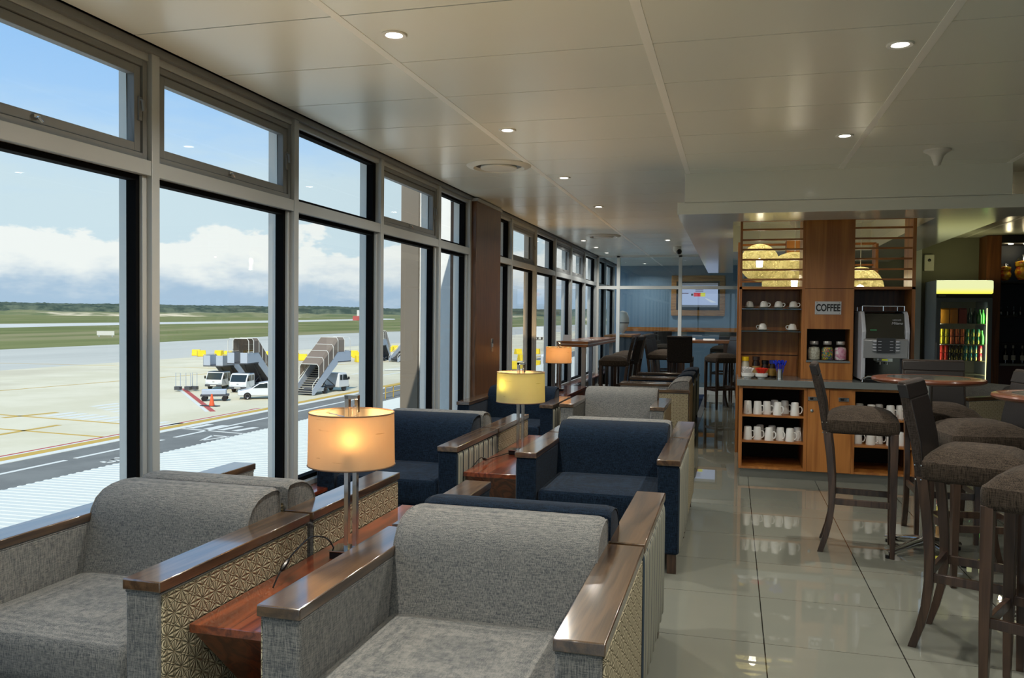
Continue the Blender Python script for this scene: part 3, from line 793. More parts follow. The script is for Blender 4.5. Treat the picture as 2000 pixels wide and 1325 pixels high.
# carcass with two open cubbies and a door pair between
c = IM()
for a, b in ((.072, .102), (.655, .685), (1.07, 1.10), (1.59, 1.62)): c.box(a, b, 8.11, 8.76, .085, .872)
c.box(.072, 1.62, 8.73, 8.76, .085, .872).box(.072, 1.62, 8.115, 8.74, .085, .105).box(.072, 1.62, 8.115, 8.74, .850, .872)
c.build('carcass', ISLWOOD, isl)
for (a, b) in ((.102, .655), (1.10, 1.59)):
    for z in (.352, .598): IM().box(a, b, 8.118, 8.72, z-.018, z).build('shelf', ISLWOODH, isl)
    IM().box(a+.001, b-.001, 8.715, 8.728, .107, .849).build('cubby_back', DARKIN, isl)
for a, b, kx in ((.687, .876, .70), (.880, 1.069, 1.05)):
    dr = IM().box(a, b, 8.102, 8.12, .09, .865).build('door', ISLWOOD, isl, bevel=.001)
    hx = .735 if kx < .8 else 1.0
    IM().box(hx-.045, hx+.045, 8.094, 8.103, .755, .79).build('handle', CHROME, dr, bevel=.001)
    IM().box(hx-.03, hx+.0, 8.088, 8.095, .762, .783).build('grip', BLACKP, dr)
    if kx < .8: IM().lathe([(.014, 0), (.014, .008), (1e-5, .01)], n=14).build('lock', CHROME, dr).matrix_local = Matrix.Translation((-.84+.725, -8.42+8.102, .66)) @ Matrix.Rotation(PI/2, 4, 'X') @ Matrix.Translation((.84, 8.42, 0))
IM().box(.048, 1.645, 8.075, 8.80, .875, .935).build('worktop', COUNTER, isl, bevel=.002)
# upper left: cup shelves; centre: tall timber pier with niche; right: machine bay; ladder screens above
u = IM()
u.box(.060, .082, 8.38, 8.78, .936, 2.50).build('side_post', ISLWOOD, isl)
IM().box(.082, .64, 8.745, 8.77, .936, 1.80).build('back_board', ISLWOOD, isl)
IM().box(.060, .64, 8.38, 8.78, 1.80, 1.825).build('shelf', ISLWOODH, isl)
for z in (1.393, 1.613): IM().box(.083, .637, 8.40, 8.735, z-.010, z).build('glass_shelf', SHGLASS, isl)
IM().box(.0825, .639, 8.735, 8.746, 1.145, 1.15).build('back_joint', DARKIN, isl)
IM().box(.64, .665, 8.38, 8.78, .936, 2.5).build('inner_post', ISLWOOD, isl)
# pier: built around an open niche
c = IM()
c.box(.665, 1.105, 8.36, 8.78, 1.42, 1.803).box(.665, 1.105, 8.36, 8.78, .936, 1.10).box(.665, .690, 8.36, 8.78, 1.10, 1.42).box(1.075, 1.105, 8.36, 8.78, 1.10, 1.42)
c.build('pier', ISLWOOD, isl, bevel=.001)
IM().box(.665, 1.105, 8.36, 8.78, 1.807, 2.55).build('pier_top', ISLWOOD, isl, bevel=.001)
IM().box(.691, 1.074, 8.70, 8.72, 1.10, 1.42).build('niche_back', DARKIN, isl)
IM().box(.685, 1.080, 8.35, 8.70, 1.10, 1.118).build('niche_shelf', COUNTER, isl)
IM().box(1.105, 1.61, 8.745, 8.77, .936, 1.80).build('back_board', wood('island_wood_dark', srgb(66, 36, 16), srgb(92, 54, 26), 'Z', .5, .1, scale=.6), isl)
IM().box(1.105, 1.64, 8.38, 8.78, 1.80, 1.825).build('shelf', ISLWOODH, isl)
IM().box(1.61, 1.64, 8.38, 8.78, .936, 2.50).build('side_post', ISLWOOD, isl)
for z in (1.896, 1.991, 2.09, 2.189, 2.283, 2.383, 2.47):
    IM().box(.082, .64, 8.40, 8.425, z-.009, z+.009).build('rung', ISLWOODH, isl)
    IM().box(1.105, 1.61, 8.40, 8.425, z-.009, z+.009).build('rung', ISLWOODH, isl)

rear = thing('timber_screen', 'second timber shelf unit with ladder screen, behind the coffee counter', 'screen', (.80, 10.0, 0))
def RM(): m = MB(); m.M = Matrix.Translation((-.80, -10.0, 0)); return m
RM().box(.045, .07, 9.6, 10.2, 0, 2.37).build('side_post', ISLWOOD, rear); RM().box(1.53, 1.56, 9.95, 10.2, 0, 2.37).build('side_post', ISLWOOD, rear)
RM().box(.58, .80, 9.9, 10.2, 0, 2.42).build('pier', ISLWOOD, rear)
RM().box(.07, .58, 10.17, 10.2, .09, 1.72).build('back_board', ISLWOOD, rear); RM().box(.80, 1.53, 10.17, 10.2, .09, 1.72).build('back_board', ISLWOOD, rear)
RM().box(.07, 1.53, 9.62, 10.17, .86, .90).build('worktop', COUNTER, rear); RM().box(.07, 1.53, 9.66, 10.17, 0, .86).build('cabinet', ISLWOOD, rear)
RM().box(.045, .80, 10.1, 10.125, 2.37, 2.395).build('rung', ISLWOODH, rear); RM().box(.80, 1.56, 10.1, 10.125, 2.37, 2.395).build('rung', ISLWOODH, rear)
for z in (1.76, 1.95, 2.14):
    RM().box(.07, .58, 10.1, 10.12, z-.01, z+.01).build('rung', ISLWOODH, rear); RM().box(.80, 1.53, 10.1, 10.12, z-.01, z+.01).build('rung', ISLWOODH, rear)

# COFFEE sign
def text(name, s, size, loc, m, parent=None, depth=.0012, rot=(PI/2, 0, 0), align='CENTER', shear=0, sx=1.0, offset=0):
    cu = bpy.data.curves.new(name, 'FONT'); cu.body = s; cu.size = size; cu.extrude = depth; cu.align_x = align; cu.align_y = 'CENTER'; cu.shear = shear; cu.offset = offset
    o = bpy.data.objects.new(name, cu); COL.objects.link(o); o.location = loc; o.rotation_euler = rot; o.scale = (sx, 1, 1)
    cu.materials.append(m)
    bpy.context.view_layer.update()
    me = bpy.data.meshes.new_from_object(o.evaluated_get(bpy.context.evaluated_depsgraph_get()))
    me.name = name; bpy.data.objects.remove(o)
    o = bpy.data.objects.new(name, me); COL.objects.link(o); o.location = loc; o.rotation_euler = rot; o.scale = (sx, 1, 1)
    if parent: o.parent = parent
    return o
sg = thing('coffee_sign', 'pale metal COFFEE sign screwed to the timber pier', 'sign', (.875, 8.358, 1.621))
MB().box(-.118, .118, -.004, 0, -.062, .062).build('plate', plain('sign_metal', srgb(186, 188, 192), .4, .2, var=.02), sg, bevel=.001)
text('lettering', 'COFFEE', .093, (0, -.0045, -.001), plain('sign_black', srgb(18, 18, 20), .5), sg, sx=.68, offset=.0030)
for a in (-.1, .1):
    for b in (-.05, .05): MB().lathe([(.0045, 0), (1e-5, .002)], n=10).build('screw', NICKEL, sg).matrix_local = Matrix.Translation((a, -.004, b)) @ Matrix.Rotation(PI/2, 4, 'X')

# cups on saucers, upside down on the glass shelves
def make_cup(label):
    t = thing('coffee_cup', label, 'cup', group='upturned cups on saucers on the glass shelves')
    MB().lathe([(.030, .0), (.034, .004), (.066, .012), (.068, .015), (.034, .008), (1e-5, .006)], n=28).build('saucer', CERAM, t, smooth=True)
    c = MB().lathe([(.040, .0), (.041, .002), (.040, .02), (.034, .045), (.026, .055), (.022, .056), (.021, .060), (1e-5, .060), ], n=28, z=.012)
    c.build('cup', CERAM, t, smooth=True)
    MB().tube([(.037, 0, .052), (.052, 0, .054), (.062, 0, .044), (.060, 0, .030), (.048, 0, .020), (.039, 0, .024)], .0042, 8).build('handle', CERAM, t, smooth=True)
    return t
cup0 = None
for k, (x, z, rz) in enumerate([(.157, 1.613, -2.0), (.295, 1.613, -.35), (.433, 1.613, -.35), (.571, 1.613, -.25), (.285, 1.393, PI-.3), (.565, 1.393, PI-.3)]):
    l = ('white cup upturned on its saucer, %s from left on the upper glass shelf' % ORD[k]) if k < 4 else ('white cup upturned on its saucer, %s of two on the lower glass shelf' % ('left' if k == 4 else 'right'))
    if cup0 is None: cup0 = make_cup(l); cup0.location = (x, 8.50, z+.0005); cup0.rotation_euler = (0, 0, rz)
    else: dup(cup0, (x, 8.50, z+.0005), rz, l)

# mugs, upturned
def make_mug(label):
    t = thing('mug', label, 'mug', group='upturned white mugs in the open cubbies')
    MB().lathe([(.042, .0), (.0425, .003), (.034, .118), (.031, .124), (.027, .1235), (.026, .120), (1e-5, .120)], n=26).build('body', CERAM, t, smooth=True)
    MB().tube([(.037, 0, .082), (.050, 0, .086), (.062, 0, .076), (.066, 0, .056), (.060, 0, .032), (.048, 0, .020), (.039, 0, .024)], .0052, 8).build('handle', CERAM, t, smooth=True)
    return t
mug0 = None
rows = [('left', 'upper', .5985, [(.152, 8.22, -PI/2+.1), (.243, 8.20, -.5), (.328, 8.22, -.4), (.425, 8.17, -.7), (.498, 8.34, -.4), (.580, 8.18, -.1), (.405, 8.36, 1)]),
        ('left', 'lower', .3525, [(.156, 8.20, -.3), (.245, 8.22, -.35), (.352, 8.18, -.4), (.455, 8.22, -1.0), (.540, 8.18, -.4), (.612, 8.27, -1.2), (.275, 8.37, -.2), (.385, 8.34, -.3)]),
        ('right', 'upper', .5985, [(1.165, 8.30, -.4), (1.258, 8.24, -.5), (1.335, 8.30, -.3), (1.42, 8.22, -.6), (1.51, 8.26, -.4)]),
        ('right', 'lower', .3525, [(1.148, 8.26, -.3), (1.255, 8.22, -.3), (1.335, 8.30, -.2), (1.43, 8.22, -PI/2), (1.52, 8.24, -.4)])]
for side, lev, z, L_ in rows:
    order = sorted(range(len(L_)), key=lambda i: L_[i][0])
    for r_, i in enumerate(order):
        x, y, rz = L_[i]
        l = 'white upturned mug on the %s shelf of the %s cubby, %s from left' % (lev, side, ORD[r_])
        if mug0 is None: mug0 = make_mug(l); mug0.location = (x, y, z); mug0.rotation_euler = (0, 0, rz)
        else: dup(mug0, (x, y, z), rz, l)

# sweet jars in the niche
def clear_fn(t, out):
    tr = t.new('ShaderNodeBsdfTransparent'); t.put(tr.inputs[0], (.93, .95, .95))
    gl = t.new('ShaderNodeBsdfGlossy'); gl.inputs['Roughness'].default_value = .03
    mx = t.new('ShaderNodeMixShader'); t.put(mx.inputs[0], schlick(t, .05, .7))
    t.l.new(tr.outputs[0], mx.inputs[1]); t.l.new(gl.outputs[0], mx.inputs[2]); t.l.new(mx.outputs[0], out.inputs[0])
CLEAR = mat('clear_glass', clear_fn)
def cells_fn(cols, scale):
    def fn(t, out):
        c = t.coord(); v = t.new('ShaderNodeTexVoronoi'); t.put(v.inputs['Vector'], c); v.inputs['Scale'].default_value = scale
        x, y, z = t.xyz(v.outputs['Color'])
        r = t.new('ShaderNodeValToRGB'); r.color_ramp.interpolation = 'CONSTANT'; t.l.new(x, r.inputs[0])
        e = r.color_ramp.elements
        for i, cc in enumerate(cols):
            if i < 2: e[i].position = i/len(cols); e[i].color = (*cc, 1)
            else:
                q = e.new(i/len(cols)); q.color = (*cc, 1)
        pbsdf(t, out, r.outputs[0], .45, 0, t.bump(v.outputs['Distance'], .004, -.8))
    return fn
SW = [('jar of white marshmallow sweets, left of three in the niche', cells_fn([srgb(206, 200, 182), srgb(226, 222, 208), srgb(186, 180, 160)], 75), .765),
      ('jar of multicoloured sweets, middle of three in the niche', cells_fn([srgb(190, 150, 40), srgb(60, 140, 60), srgb(50, 70, 160), srgb(180, 50, 60), srgb(210, 190, 60), srgb(40, 110, 120)], 110), .885),
      ('jar of pink and white marshmallows, right of three in the niche', cells_fn([srgb(224, 168, 190), srgb(232, 222, 220), srgb(214, 140, 170)], 42), 1.005)]
for l, fn, x in SW:
    t = thing('sweet_jar', l, 'jar', (x, 8.45, 1.1185), group='jars of sweets in the niche')
    prof = [(1e-5, .001), (.050, .001), (.056, .01), (.057, .10), (.05, .135), (.036, .150), (.036, .160)]
    MB().lathe(prof, n=28).build('glass', CLEAR, t, smooth=True)
    MB().lathe([(1e-5, .004), (.049, .004), (.0535, .012), (.0535, .10), (.046, .122), (1e-5, .13)], n=28).build('sweets', mat('sweets_%d' % int(x*100), fn), t, smooth=True)
    MB().lathe([(.038, .150), (.040, .154), (.040, .178), (.037, .182), (1e-5, .182)], n=24).build('lid', plain('jar_lid', srgb(178, 176, 172), .35, .6), t, smooth=True)

# condiments on the counter
CZT = .9355
def on_counter(name, label, cat, x, y, group=None): return thing(name, label, cat, (x, y, CZT), group=group)
RED = plain('red_sachet', srgb(214, 52, 30), .4); BLUEP = plain('blue_stirrer', srgb(30, 52, 190), .4); SACH = plain('white_sachet', srgb(214, 212, 210), .5)
def bowl(x, y, label, cm, n):
    t = on_counter('sachet_bowl', label, 'bowl', x, y, 'sachet bowls on the counter')
    MB().lathe([(1e-5, .002), (.030, .0), (.034, .004), (.032, .010), (.058, .024), (.063, .055), (.060, .056), (.055, .028), (1e-5, .014)], n=28).build('bowl', CERAM, t, smooth=True)
    for i in range(n):
        a = i*2.399; r_ = .006+.038*((i+.5)/n)**.5
        m = MB(); m.M = Matrix.Translation((r_*math.cos(a), r_*math.sin(a), .072)) @ Matrix.Rotation(a, 4, 'Z') @ Matrix.Rotation(.25+.3*r_/.04, 4, 'Y') @ Matrix.Rotation(.15, 4, 'X')
        m.box(-.0025, .0025, -.009, .009, -.038, .036).build('sachet', cm, t)
    return t
bowl(.143+.005, 8.22, 'white bowl of pale sugar sachets, leftmost bowl on the coffee counter', SACH, 16)
bowl(.272, 8.22, 'white bowl full of red sachets on the coffee counter', RED, 22)
t = on_counter('stirrer_cup', 'metal ribbed cup of blue stirrers on the coffee counter', 'cup', .445, 8.24)
MB().lathe([(1e-5, 0), (.034, 0)]+[(.034-.002*(i % 2), .004+.0065*i) for i in range(15)]+[(.034, .10), (.031, .10), (.031, .01), (1e-5, .01)], n=28).build('cup', NICKEL, t, smooth=True)
for i in range(20):
    a = i*2.399; q = .9*((i+.5)/20)**.5
    bx, by = .022*q*math.cos(a), .022*q*math.sin(a); tx, ty = .058*q*math.cos(a), .058*q*math.sin(a); h = .185-.02*q+.01*math.sin(i*3)
    MB().tube([(bx, by, .02), (tx, ty, h-.03), (tx*1.12, ty*1.12, h-.022), (tx*1.25, ty*1.25, h)], [.0024, .0024, .009, .007], 6).build('stirrer', BLUEP, t)
def bottle(x, y, label, body, capm, r, h, hc, liq=None):
    t = on_counter('condiment_jar', label, 'jar', x, y, 'jars at the back of the counter')
    MB().lathe([(1e-5, 0), (r, 0), (r+.002, .01), (r, h*.8), (r*.75, h), (1e-5, h)], n=22).build('jar', body, t, smooth=True)
    MB().lathe([(r*.95, h-.004), (r*.97, h+hc), (r*.9, h+hc+.003), (1e-5, h+hc+.003)], n=22).build('cap', capm, t, smooth=True)
    MB().lathe([(r+.0025, .02), (r+.0025, h*.65)], n=22).build('band', SACH if liq is None else liq, t, smooth=True)
bottle(.125, 8.43, 'tall pale jar with yellow lid behind the sugar bowl', plain('creamer_jar', srgb(186, 180, 160), .4), plain('yellow_cap', srgb(226, 186, 24), .4), .038, .165, .032)
bottle(.228, 8.45, 'dark coffee jar with brown lid behind the two sachet bowls', plain('coffee_jar', srgb(40, 26, 20), .15), plain('brown_cap', srgb(50, 38, 34), .4), .036, .17, .03, plain('coffee_band', srgb(150, 120, 70), .5))
bottle(.315, 8.46, 'low dark jar with black lid behind the red sachets', plain('coffee_jar', None), BLACKP, .036, .135, .03, plain('gold_band', srgb(140, 110, 50), .4))
bottle(.385, 8.44, 'jar with blue lid beside the blue stirrers', plain('coffee_jar', None), plain('blue_cap', srgb(28, 44, 130), .4), .034, .14, .028, plain('gold_band', None))

# coffee machine
cm = thing('coffee_machine', 'silver and black coffee machine on the right end of the timber counter', 'coffee machine', (1.345, 8.42, CZT))
def C_(): m = MB(); m.M = Matrix.Translation((-1.345, -8.42, 0)) ; return m
z0 = 0
sd = [(8.16, .02), (8.14, .10), (8.15, .36), (8.13, .47), (8.22, .62), (8.27, .655), (8.68, .655), (8.70, .60), (8.70, .02)]
for (a, b, n_) in ((1.15, 1.185, 'side_panel'), (1.52, 1.555, 'side_panel')):
    C_().prism(sd, 'X', a, b).build(n_, LIGHTP, cm, bevel=.006)
C_().box(1.185, 1.52, 8.30, 8.69, .02, .60).build('body', BLACKP, cm)
C_().prism([(8.15, .40), (8.235, .635), (8.30, .645), (8.30, .40)], 'X', 1.186, 1.519).build('upper_front', plain('gloss_black', srgb(8, 8, 10), .08, coat=1), cm)
C_().prism([(8.135, .225), (8.125, .39), (8.145, .405), (8.30, .405), (8.30, .225)], 'X', 1.165, 1.54).build('control_front', SILVERP, cm, bevel=.004)
pl = C_().prism([(8.118, .275), (8.112, .41), (8.14, .41), (8.14, .275)], 'X', 1.275, 1.43).build('display_panel', plain('panel_grey', srgb(56, 58, 62), .3), cm)
for k in range(4):
    z = .298+.027*k
    for xa, tx_ in ((1.258, 1.285), (1.447, 1.385)):
        s_ = -1 if xa < 1.3 else 1
        C_().prism([(xa-s_*.012, z-.006), (xa+s_*.008, z-.006), (xa+s_*.022, z), (xa+s_*.008, z+.006), (xa-s_*.012, z+.006)], 'Y', 8.104, 8.13).build('button', LIGHTP, cm)
        C_().box(tx_, tx_+.028, 8.1095, 8.113, z-.002, z+.002).build('caption', LIGHTP, pl)
C_().box(1.186, 1.519, 8.155, 8.30, -.0+.0, .03).build('drip_tray', BLACKP, cm, bevel=.004)
C_().box(1.186, 1.519, 8.27, 8.30, .03, .23).build('bay_back', plain('gloss_black', None), cm)
C_().box(1.29, 1.42, 8.15, 8.26, .19, .228).build('spout_block', CHROME, cm, bevel=.004)
C_().box(1.325, 1.375, 8.146, 8.152, .203, .218).build('spout_label', plain('yellow_label', srgb(190, 200, 40), .5), cm)
C_().tube([(1.32, 8.19, .19), (1.32, 8.19, .165)], .008, 10).build('nozzle', CHROME, cm); C_().tube([(1.38, 8.19, .19), (1.38, 8.19, .165)], .008, 10).build('nozzle', CHROME, cm)
C_().tube([(1.16, 8.13, .005), (1.165, 8.13, .035), (1.20, 8.11, .055), (1.50, 8.11, .055), (1.545, 8.13, .035), (1.55, 8.13, .005)], .008, 8).build('tray_rail', CHROME, cm, smooth=True)
C_().tube([(1.17, 8.66, .705), (1.17, 8.28, .705), (1.53, 8.28, .705), (1.53, 8.66, .705)], .004, 8).build('cup_rail', CHROME, cm, smooth=True)
for x, y in ((1.17, 8.28), (1.35, 8.28), (1.53, 8.28), (1.17, 8.62), (1.53, 8.62)): C_().cyl(x, y, .655, .705, .006, 10).build('rail_post', CHROME, cm)
C_().box(1.155, 1.550, 8.27, 8.69, .655, .660).build('top_plate', BLACKP, cm)
tilt = math.atan2(.085, .235)
text('maker_lettering', 'NESCAFÉ', .018, (1.455-1.345, 8.205-8.42, .575), LIGHTP, cm, .0006, rot=(PI/2-tilt, 0, 0))
text('name_lettering', 'Milano', .036, (1.455-1.345, 8.193-8.42, .545), LIGHTP, cm, .0006, rot=(PI/2-tilt, 0, 0), shear=.3)
C_().box(1.225, 1.28, 8.172, 8.178, .475, .490).build('green_strip', plain('green_strip', srgb(60, 120, 80), .4), cm)

# pendant globes in the beam recess
def globe_fn(t, out):
    c = t.coord(); n = t.noise(c, 26, 4, .65, 1.5)
    tl = t.new('ShaderNodeBsdfTranslucent'); t.put(tl.inputs[0], t.mix(t.ramp(n, .38, .62), srgb(84, 76, 44), srgb(150, 140, 98)))
    df = t.new('ShaderNodeBsdfDiffuse'); t.put(df.inputs[0], srgb(190, 182, 130))
    tp = t.new('ShaderNodeBsdfTransparent')
    mx = t.new('ShaderNodeMixShader'); mx.inputs[0].default_value = .4
    t.l.new(tl.outputs[0], mx.inputs[1]); t.l.new(df.outputs[0], mx.inputs[2])
    m2 = t.new('ShaderNodeMixShader'); t.put(m2.inputs[0], t.m('ADD', .16, t.m('MULTIPLY', t.ramp(n, .56, .62), .4))); t.l.new(mx.outputs[0], m2.inputs[1]); t.l.new(tp.outputs[0], m2.inputs[2])
    t.l.new(m2.outputs[0], out.inputs[0])
GLOBE = mat('woven_globe', globe_fn)
for x, y, z, r_, l, e in [(.262, 9.10, 2.105, .20, 'woven cream globe pendant, smallest and leftmost behind the ladder screen', 9),
                       (.64, 9.45, 1.905, .34, 'large woven globe pendant low behind the left ladder screen', 22),
                       (.76, 11.2, 1.90, .30, 'woven globe pendant mostly hidden behind the big one', 14),
                       (1.30, 9.40, 1.84, .235, 'woven globe pendant behind the right ladder screen beside the pier', 12)]:
    t = thing('globe_pendant', l, 'pendant lamp', (x, y, z), group='woven globe pendants')
    MB().sphere(0, 0, 0, r_, 40).build('globe', GLOBE, t, smooth=True)
    MB().cyl(0, 0, r_*.98, CZ-z-.09, .004, 8).build('cord', WHITE, t)
    MB().lathe([(.012, CZ-z-.13), (.07, CZ-z-.04), (.075, CZ-z-.003), (1e-5, CZ-z-.003)], n=24).build('ceiling_rose', WHITE, t, smooth=True)
    MB().lathe([(1e-5, -.05), (.032, -.045), (.036, .03), (1e-5, .05)], n=16).build('bulb', emis('white_bulb', (1, .93, .75), 25), t, smooth=True)
    L = bpy.data.lights.new('pendant_light', 'POINT'); L.energy = e*.55; L.color = (1.0, .92, .70); L.shadow_soft_size = .04
    lo = bpy.data.objects.new('pendant_light', L); COL.objects.link(lo); lo.parent = t; lo.location = (0, 0, .06)

# ================================================================== DRINKS FRIDGE
FX0, FX1, FY = 2.83, 3.555, 13.02
fr = thing('drinks_fridge', 'tall glass door drinks fridge with glowing yellow header panel', 'fridge', (3.19, 13.35, 0))
def FM(): m = MB(); m.M = Matrix.Translation((-3.19, -13.35, 0)); return m
GREYF = plain('fridge_shell', srgb(170, 184, 198), .3, .2); INN = plain('fridge_liner', srgb(150, 150, 130), .5)
FM().box(FX0, FX0+.035, FY+.05, 13.78, .08, 2.10).box(FX1-.035, FX1, FY+.05, 13.78, .08, 2.10).build('side_wall', GREYF, fr)
FM().box(FX0+.035, FX1-.035, 13.74, 13.78, .08, 2.10).build('back_wall', INN, fr)
FM().box(FX0+.035, FX1-.035, FY+.05, 13.74, 1.86, 2.10).build('top_box', GREYF, fr); FM().box(FX0, FX1, FY, 13.76, 0, .20).build('base_grille', BLACKP, fr)
FM().box(FX0+.002, FX1-.002, FY+.02, FY+.05, 1.845, 1.90).build('header_trim', BLACKP, fr)
FM().box(FX0+.03, FX0+.12, FY+.014, FY+.02, 1.865, 1.882).build('badge', plain('grey_badge', srgb(90, 96, 100), .3, .5), fr)
def hdr(t, out):
    c = t.coord(); x, y, z = t.xyz(c)
    col = t.mix(t.ramp(z, 1.905, 2.0), srgb(250, 240, 90), srgb(226, 230, 170))
    e = t.new('ShaderNodeEmission'); t.put(e.inputs[0], col); e.inputs[1].default_value = .9
    t.l.new(e.outputs[0], out.inputs[0])
FM().prism([(FY+.05, 1.905), (FY-.02, 1.915), (FY-.03, 2.0), (FY-.02, 2.085), (FY+.05, 2.095)], 'X', FX0+.004, FX1-.004).build('lit_header', mat('lit_header', hdr), fr, bevel=.003)
d_ = MB(); d_.M = Matrix.Translation((-3.19, -13.35, 0))
for a, b, z1_, z2_ in ((FX0+.004, FX0+.054, .2, 1.84), (FX1-.054, FX1-.004, .2, 1.84), (FX0+.054, FX1-.054, .2, .26), (FX0+.054, FX1-.054, 1.79, 1.84)): d_.box(a, b, FY+.005, FY+.045, z1_, z2_)
dd = d_.build('door', plain('door_frame_grey', srgb(96, 104, 112), .4, .3), fr)
FM().box(FX0+.054, FX1-.054, FY+.02, FY+.028, .26, 1.79).build('door_glass', CLEAR, dd)
FM().box(FX0-.004, FX0+.012, FY-.02, FY+.004, .9, 1.2).build('handle', SILVERP, dd)
SHZ = [.44, .74, .94, 1.178, 1.477]
for z in SHZ: FM().box(FX0+.036, FX1-.036, FY+.08, 13.72, z-.012, z).build('shelf', INN, fr)
lt = FM().box(FX1-.058, FX1-.037, FY+.06, FY+.075, .28, 1.70).build('light_tube', emis('fridge_tube', srgb(240, 235, 160), 2.2), fr)
L = bpy.data.lights.new('fridge_light', 'AREA'); L.shape = 'RECTANGLE'; L.size = .02; L.size_y = 1.4; L.energy = 1.5; L.color = (1.0, .95, .7)
lo = bpy.data.objects.new('fridge_light', L); COL.objects.link(lo); lo.parent = fr; lo.location = (FX1-.075-3.19, FY+.09-13.35, 1.0); lo.rotation_euler = (PI/2, 0, PI/2-.9)
L = bpy.data.lights.new('fridge_light', 'AREA'); L.shape = 'RECTANGLE'; L.size = .02; L.size_y = 1.4; L.energy = .5; L.color = (1.0, .95, .8)  # extra lamp without a tube, added at left to even out the cans
lo = bpy.data.objects.new('fridge_light', L); COL.objects.link(lo); lo.parent = fr; lo.location = (FX0+.07-3.19, FY+.075-13.35, 1.0); lo.rotation_euler = (PI/2, 0, -PI/2+.8)
L = bpy.data.lights.new('header_light', 'AREA'); L.shape = 'RECTANGLE'; L.size = .68; L.size_y = .06; L.energy = 1.2; L.color = (1.0, .92, .4)
lo = bpy.data.objects.new('header_light', L); COL.objects.link(lo); lo.parent = fr; lo.location = (0, FY-.05-13.35, 2.10); lo.rotation_euler = (PI-.55, 0, 0)

def can_mat(name, a, b): return mat(name, lambda t, out: pbsdf(t, out, t.mix(t.ramp(t.noise(t.scaled(t.coord(), (30, 30, 14)), 1, 2), .46, .56), a, b), .25, .55))
CANS = {'yellow': can_mat('can_yellow', srgb(206, 186, 40), srgb(120, 130, 40)), 'red': can_mat('can_red', srgb(170, 40, 26), srgb(200, 90, 50)), 'green': can_mat('can_green', srgb(30, 110, 80), srgb(206, 196, 90)),
        'black': can_mat('can_black', srgb(24, 30, 28), srgb(196, 180, 90)), 'teal': can_mat('can_teal', srgb(34, 120, 120), srgb(210, 206, 120)), 'pink': can_mat('can_pink', srgb(190, 30, 60), srgb(214, 196, 120)),
        'orange': can_mat('can_orange', srgb(200, 110, 60), srgb(160, 60, 40))}
protos = {}
def can(colr, x, y, z, label):
    g = '%s cans in the drinks fridge' % colr
    if colr not in protos:
        o = MB().lathe([(1e-5, .002), (.024, .0), (.031, .008), (.031, .104), (.026, .113), (.027, .115), (1e-5, .112)], n=18).build('drink_can', CANS[colr], None, smooth=True)
        protos[colr] = o
    else:
        o = protos[colr].copy(); COL.objects.link(o)
    o.location = (x, y, z); o.scale = (1, 1, .96); tag(o, label, 'can', g)
x0 = FX0+.075
for tier in range(2):
    for k, c_ in enumerate(['yellow', 'yellow', 'orange', 'orange', 'orange', 'green', 'green', 'green']):
        can(c_, x0+.033+k*.0665, FY+.14, 1.1785+tier*.1115, '%s can on the second shelf of the fridge, %s layer, %s from left' % (c_, ('bottom', 'top')[tier], ORD[k]))
    for k, c_ in enumerate(['red', 'red', 'black', 'black', 'black', 'teal', 'teal', 'teal', 'pink']):
        can(c_, x0+.033+k*.0625, FY+.14, .9405+tier*.1115, '%s can on the third shelf of the fridge, %s layer, %s from left' % (c_, ('bottom', 'top')[tier], ORD[k]))
for k, c_ in enumerate(['green', 'green', 'green', 'yellow', 'yellow', 'yellow', 'yellow']):
    can(c_, x0+.1+k*.068, FY+.14, .4405, '%s can on the bottom shelf of the fridge, %s from left' % (c_, ORD[k]))
for k, (c_, w_) in enumerate([(srgb(176, 120, 20), .11), (srgb(180, 112, 22), .10), (srgb(140, 60, 50), .10)]):
    b_ = MB().box(-w_/2, w_/2, -.04, .04, 0, .20).prism([(-.04, .20), (.04, .20), (0, .225)], 'X', -w_/2, w_/2).build('juice_carton', plain('carton_%d' % k, c_, .5), None)
    b_.location = (x0+.065+k*.118, FY+.16, 1.4775); tag(b_, '%s carton on the top shelf of the fridge' % ['orange-yellow, leftmost', 'orange, second from left', 'dull red, third from left'][k], 'carton', 'cartons on the top fridge shelf')
GLB = mat('green_bottle_glass', lambda t, out: pbsdf(t, out, srgb(30, 120, 30), .08, 0, coat=.5)); GLD = mat('dark_green_glass', lambda t, out: pbsdf(t, out, srgb(12, 46, 40), .08, 0, coat=.5))
def small_bottle(x, y, z, m_, label, cat='bottle', g='bottles in the drinks fridge', s=1.0):
    o = MB().lathe([(1e-5, 0), (.028, 0), (.030, .01), (.030, .12), (.013, .165), (.012, .20), (.014, .203), (1e-5, .205)], n=16).build('bottle', m_, None, smooth=True)
    o.location = (x, y, z); o.scale = (s,)*3; tag(o, label, cat, g); return o
for k in range(2): small_bottle(x0+.40+.062*k, FY+.15, 1.4775, GLD, 'dark green bottle on the top shelf of the fridge, %s of two' % ('left', 'right')[k], s=1.1)
for k in range(2): small_bottle(x0+.515+.05*k, FY+.12+.02*k, 1.4775, GLB, 'bright green bottle at the right end of the top fridge shelf, %s of two' % ('left', 'right')[k])
for k in range(2): small_bottle(x0+.555-.0*k, FY+.13+.08*k, 1.1785, GLB, 'bright green bottle at the right end of the second fridge shelf, %s of two' % ('front', 'rear')[k])

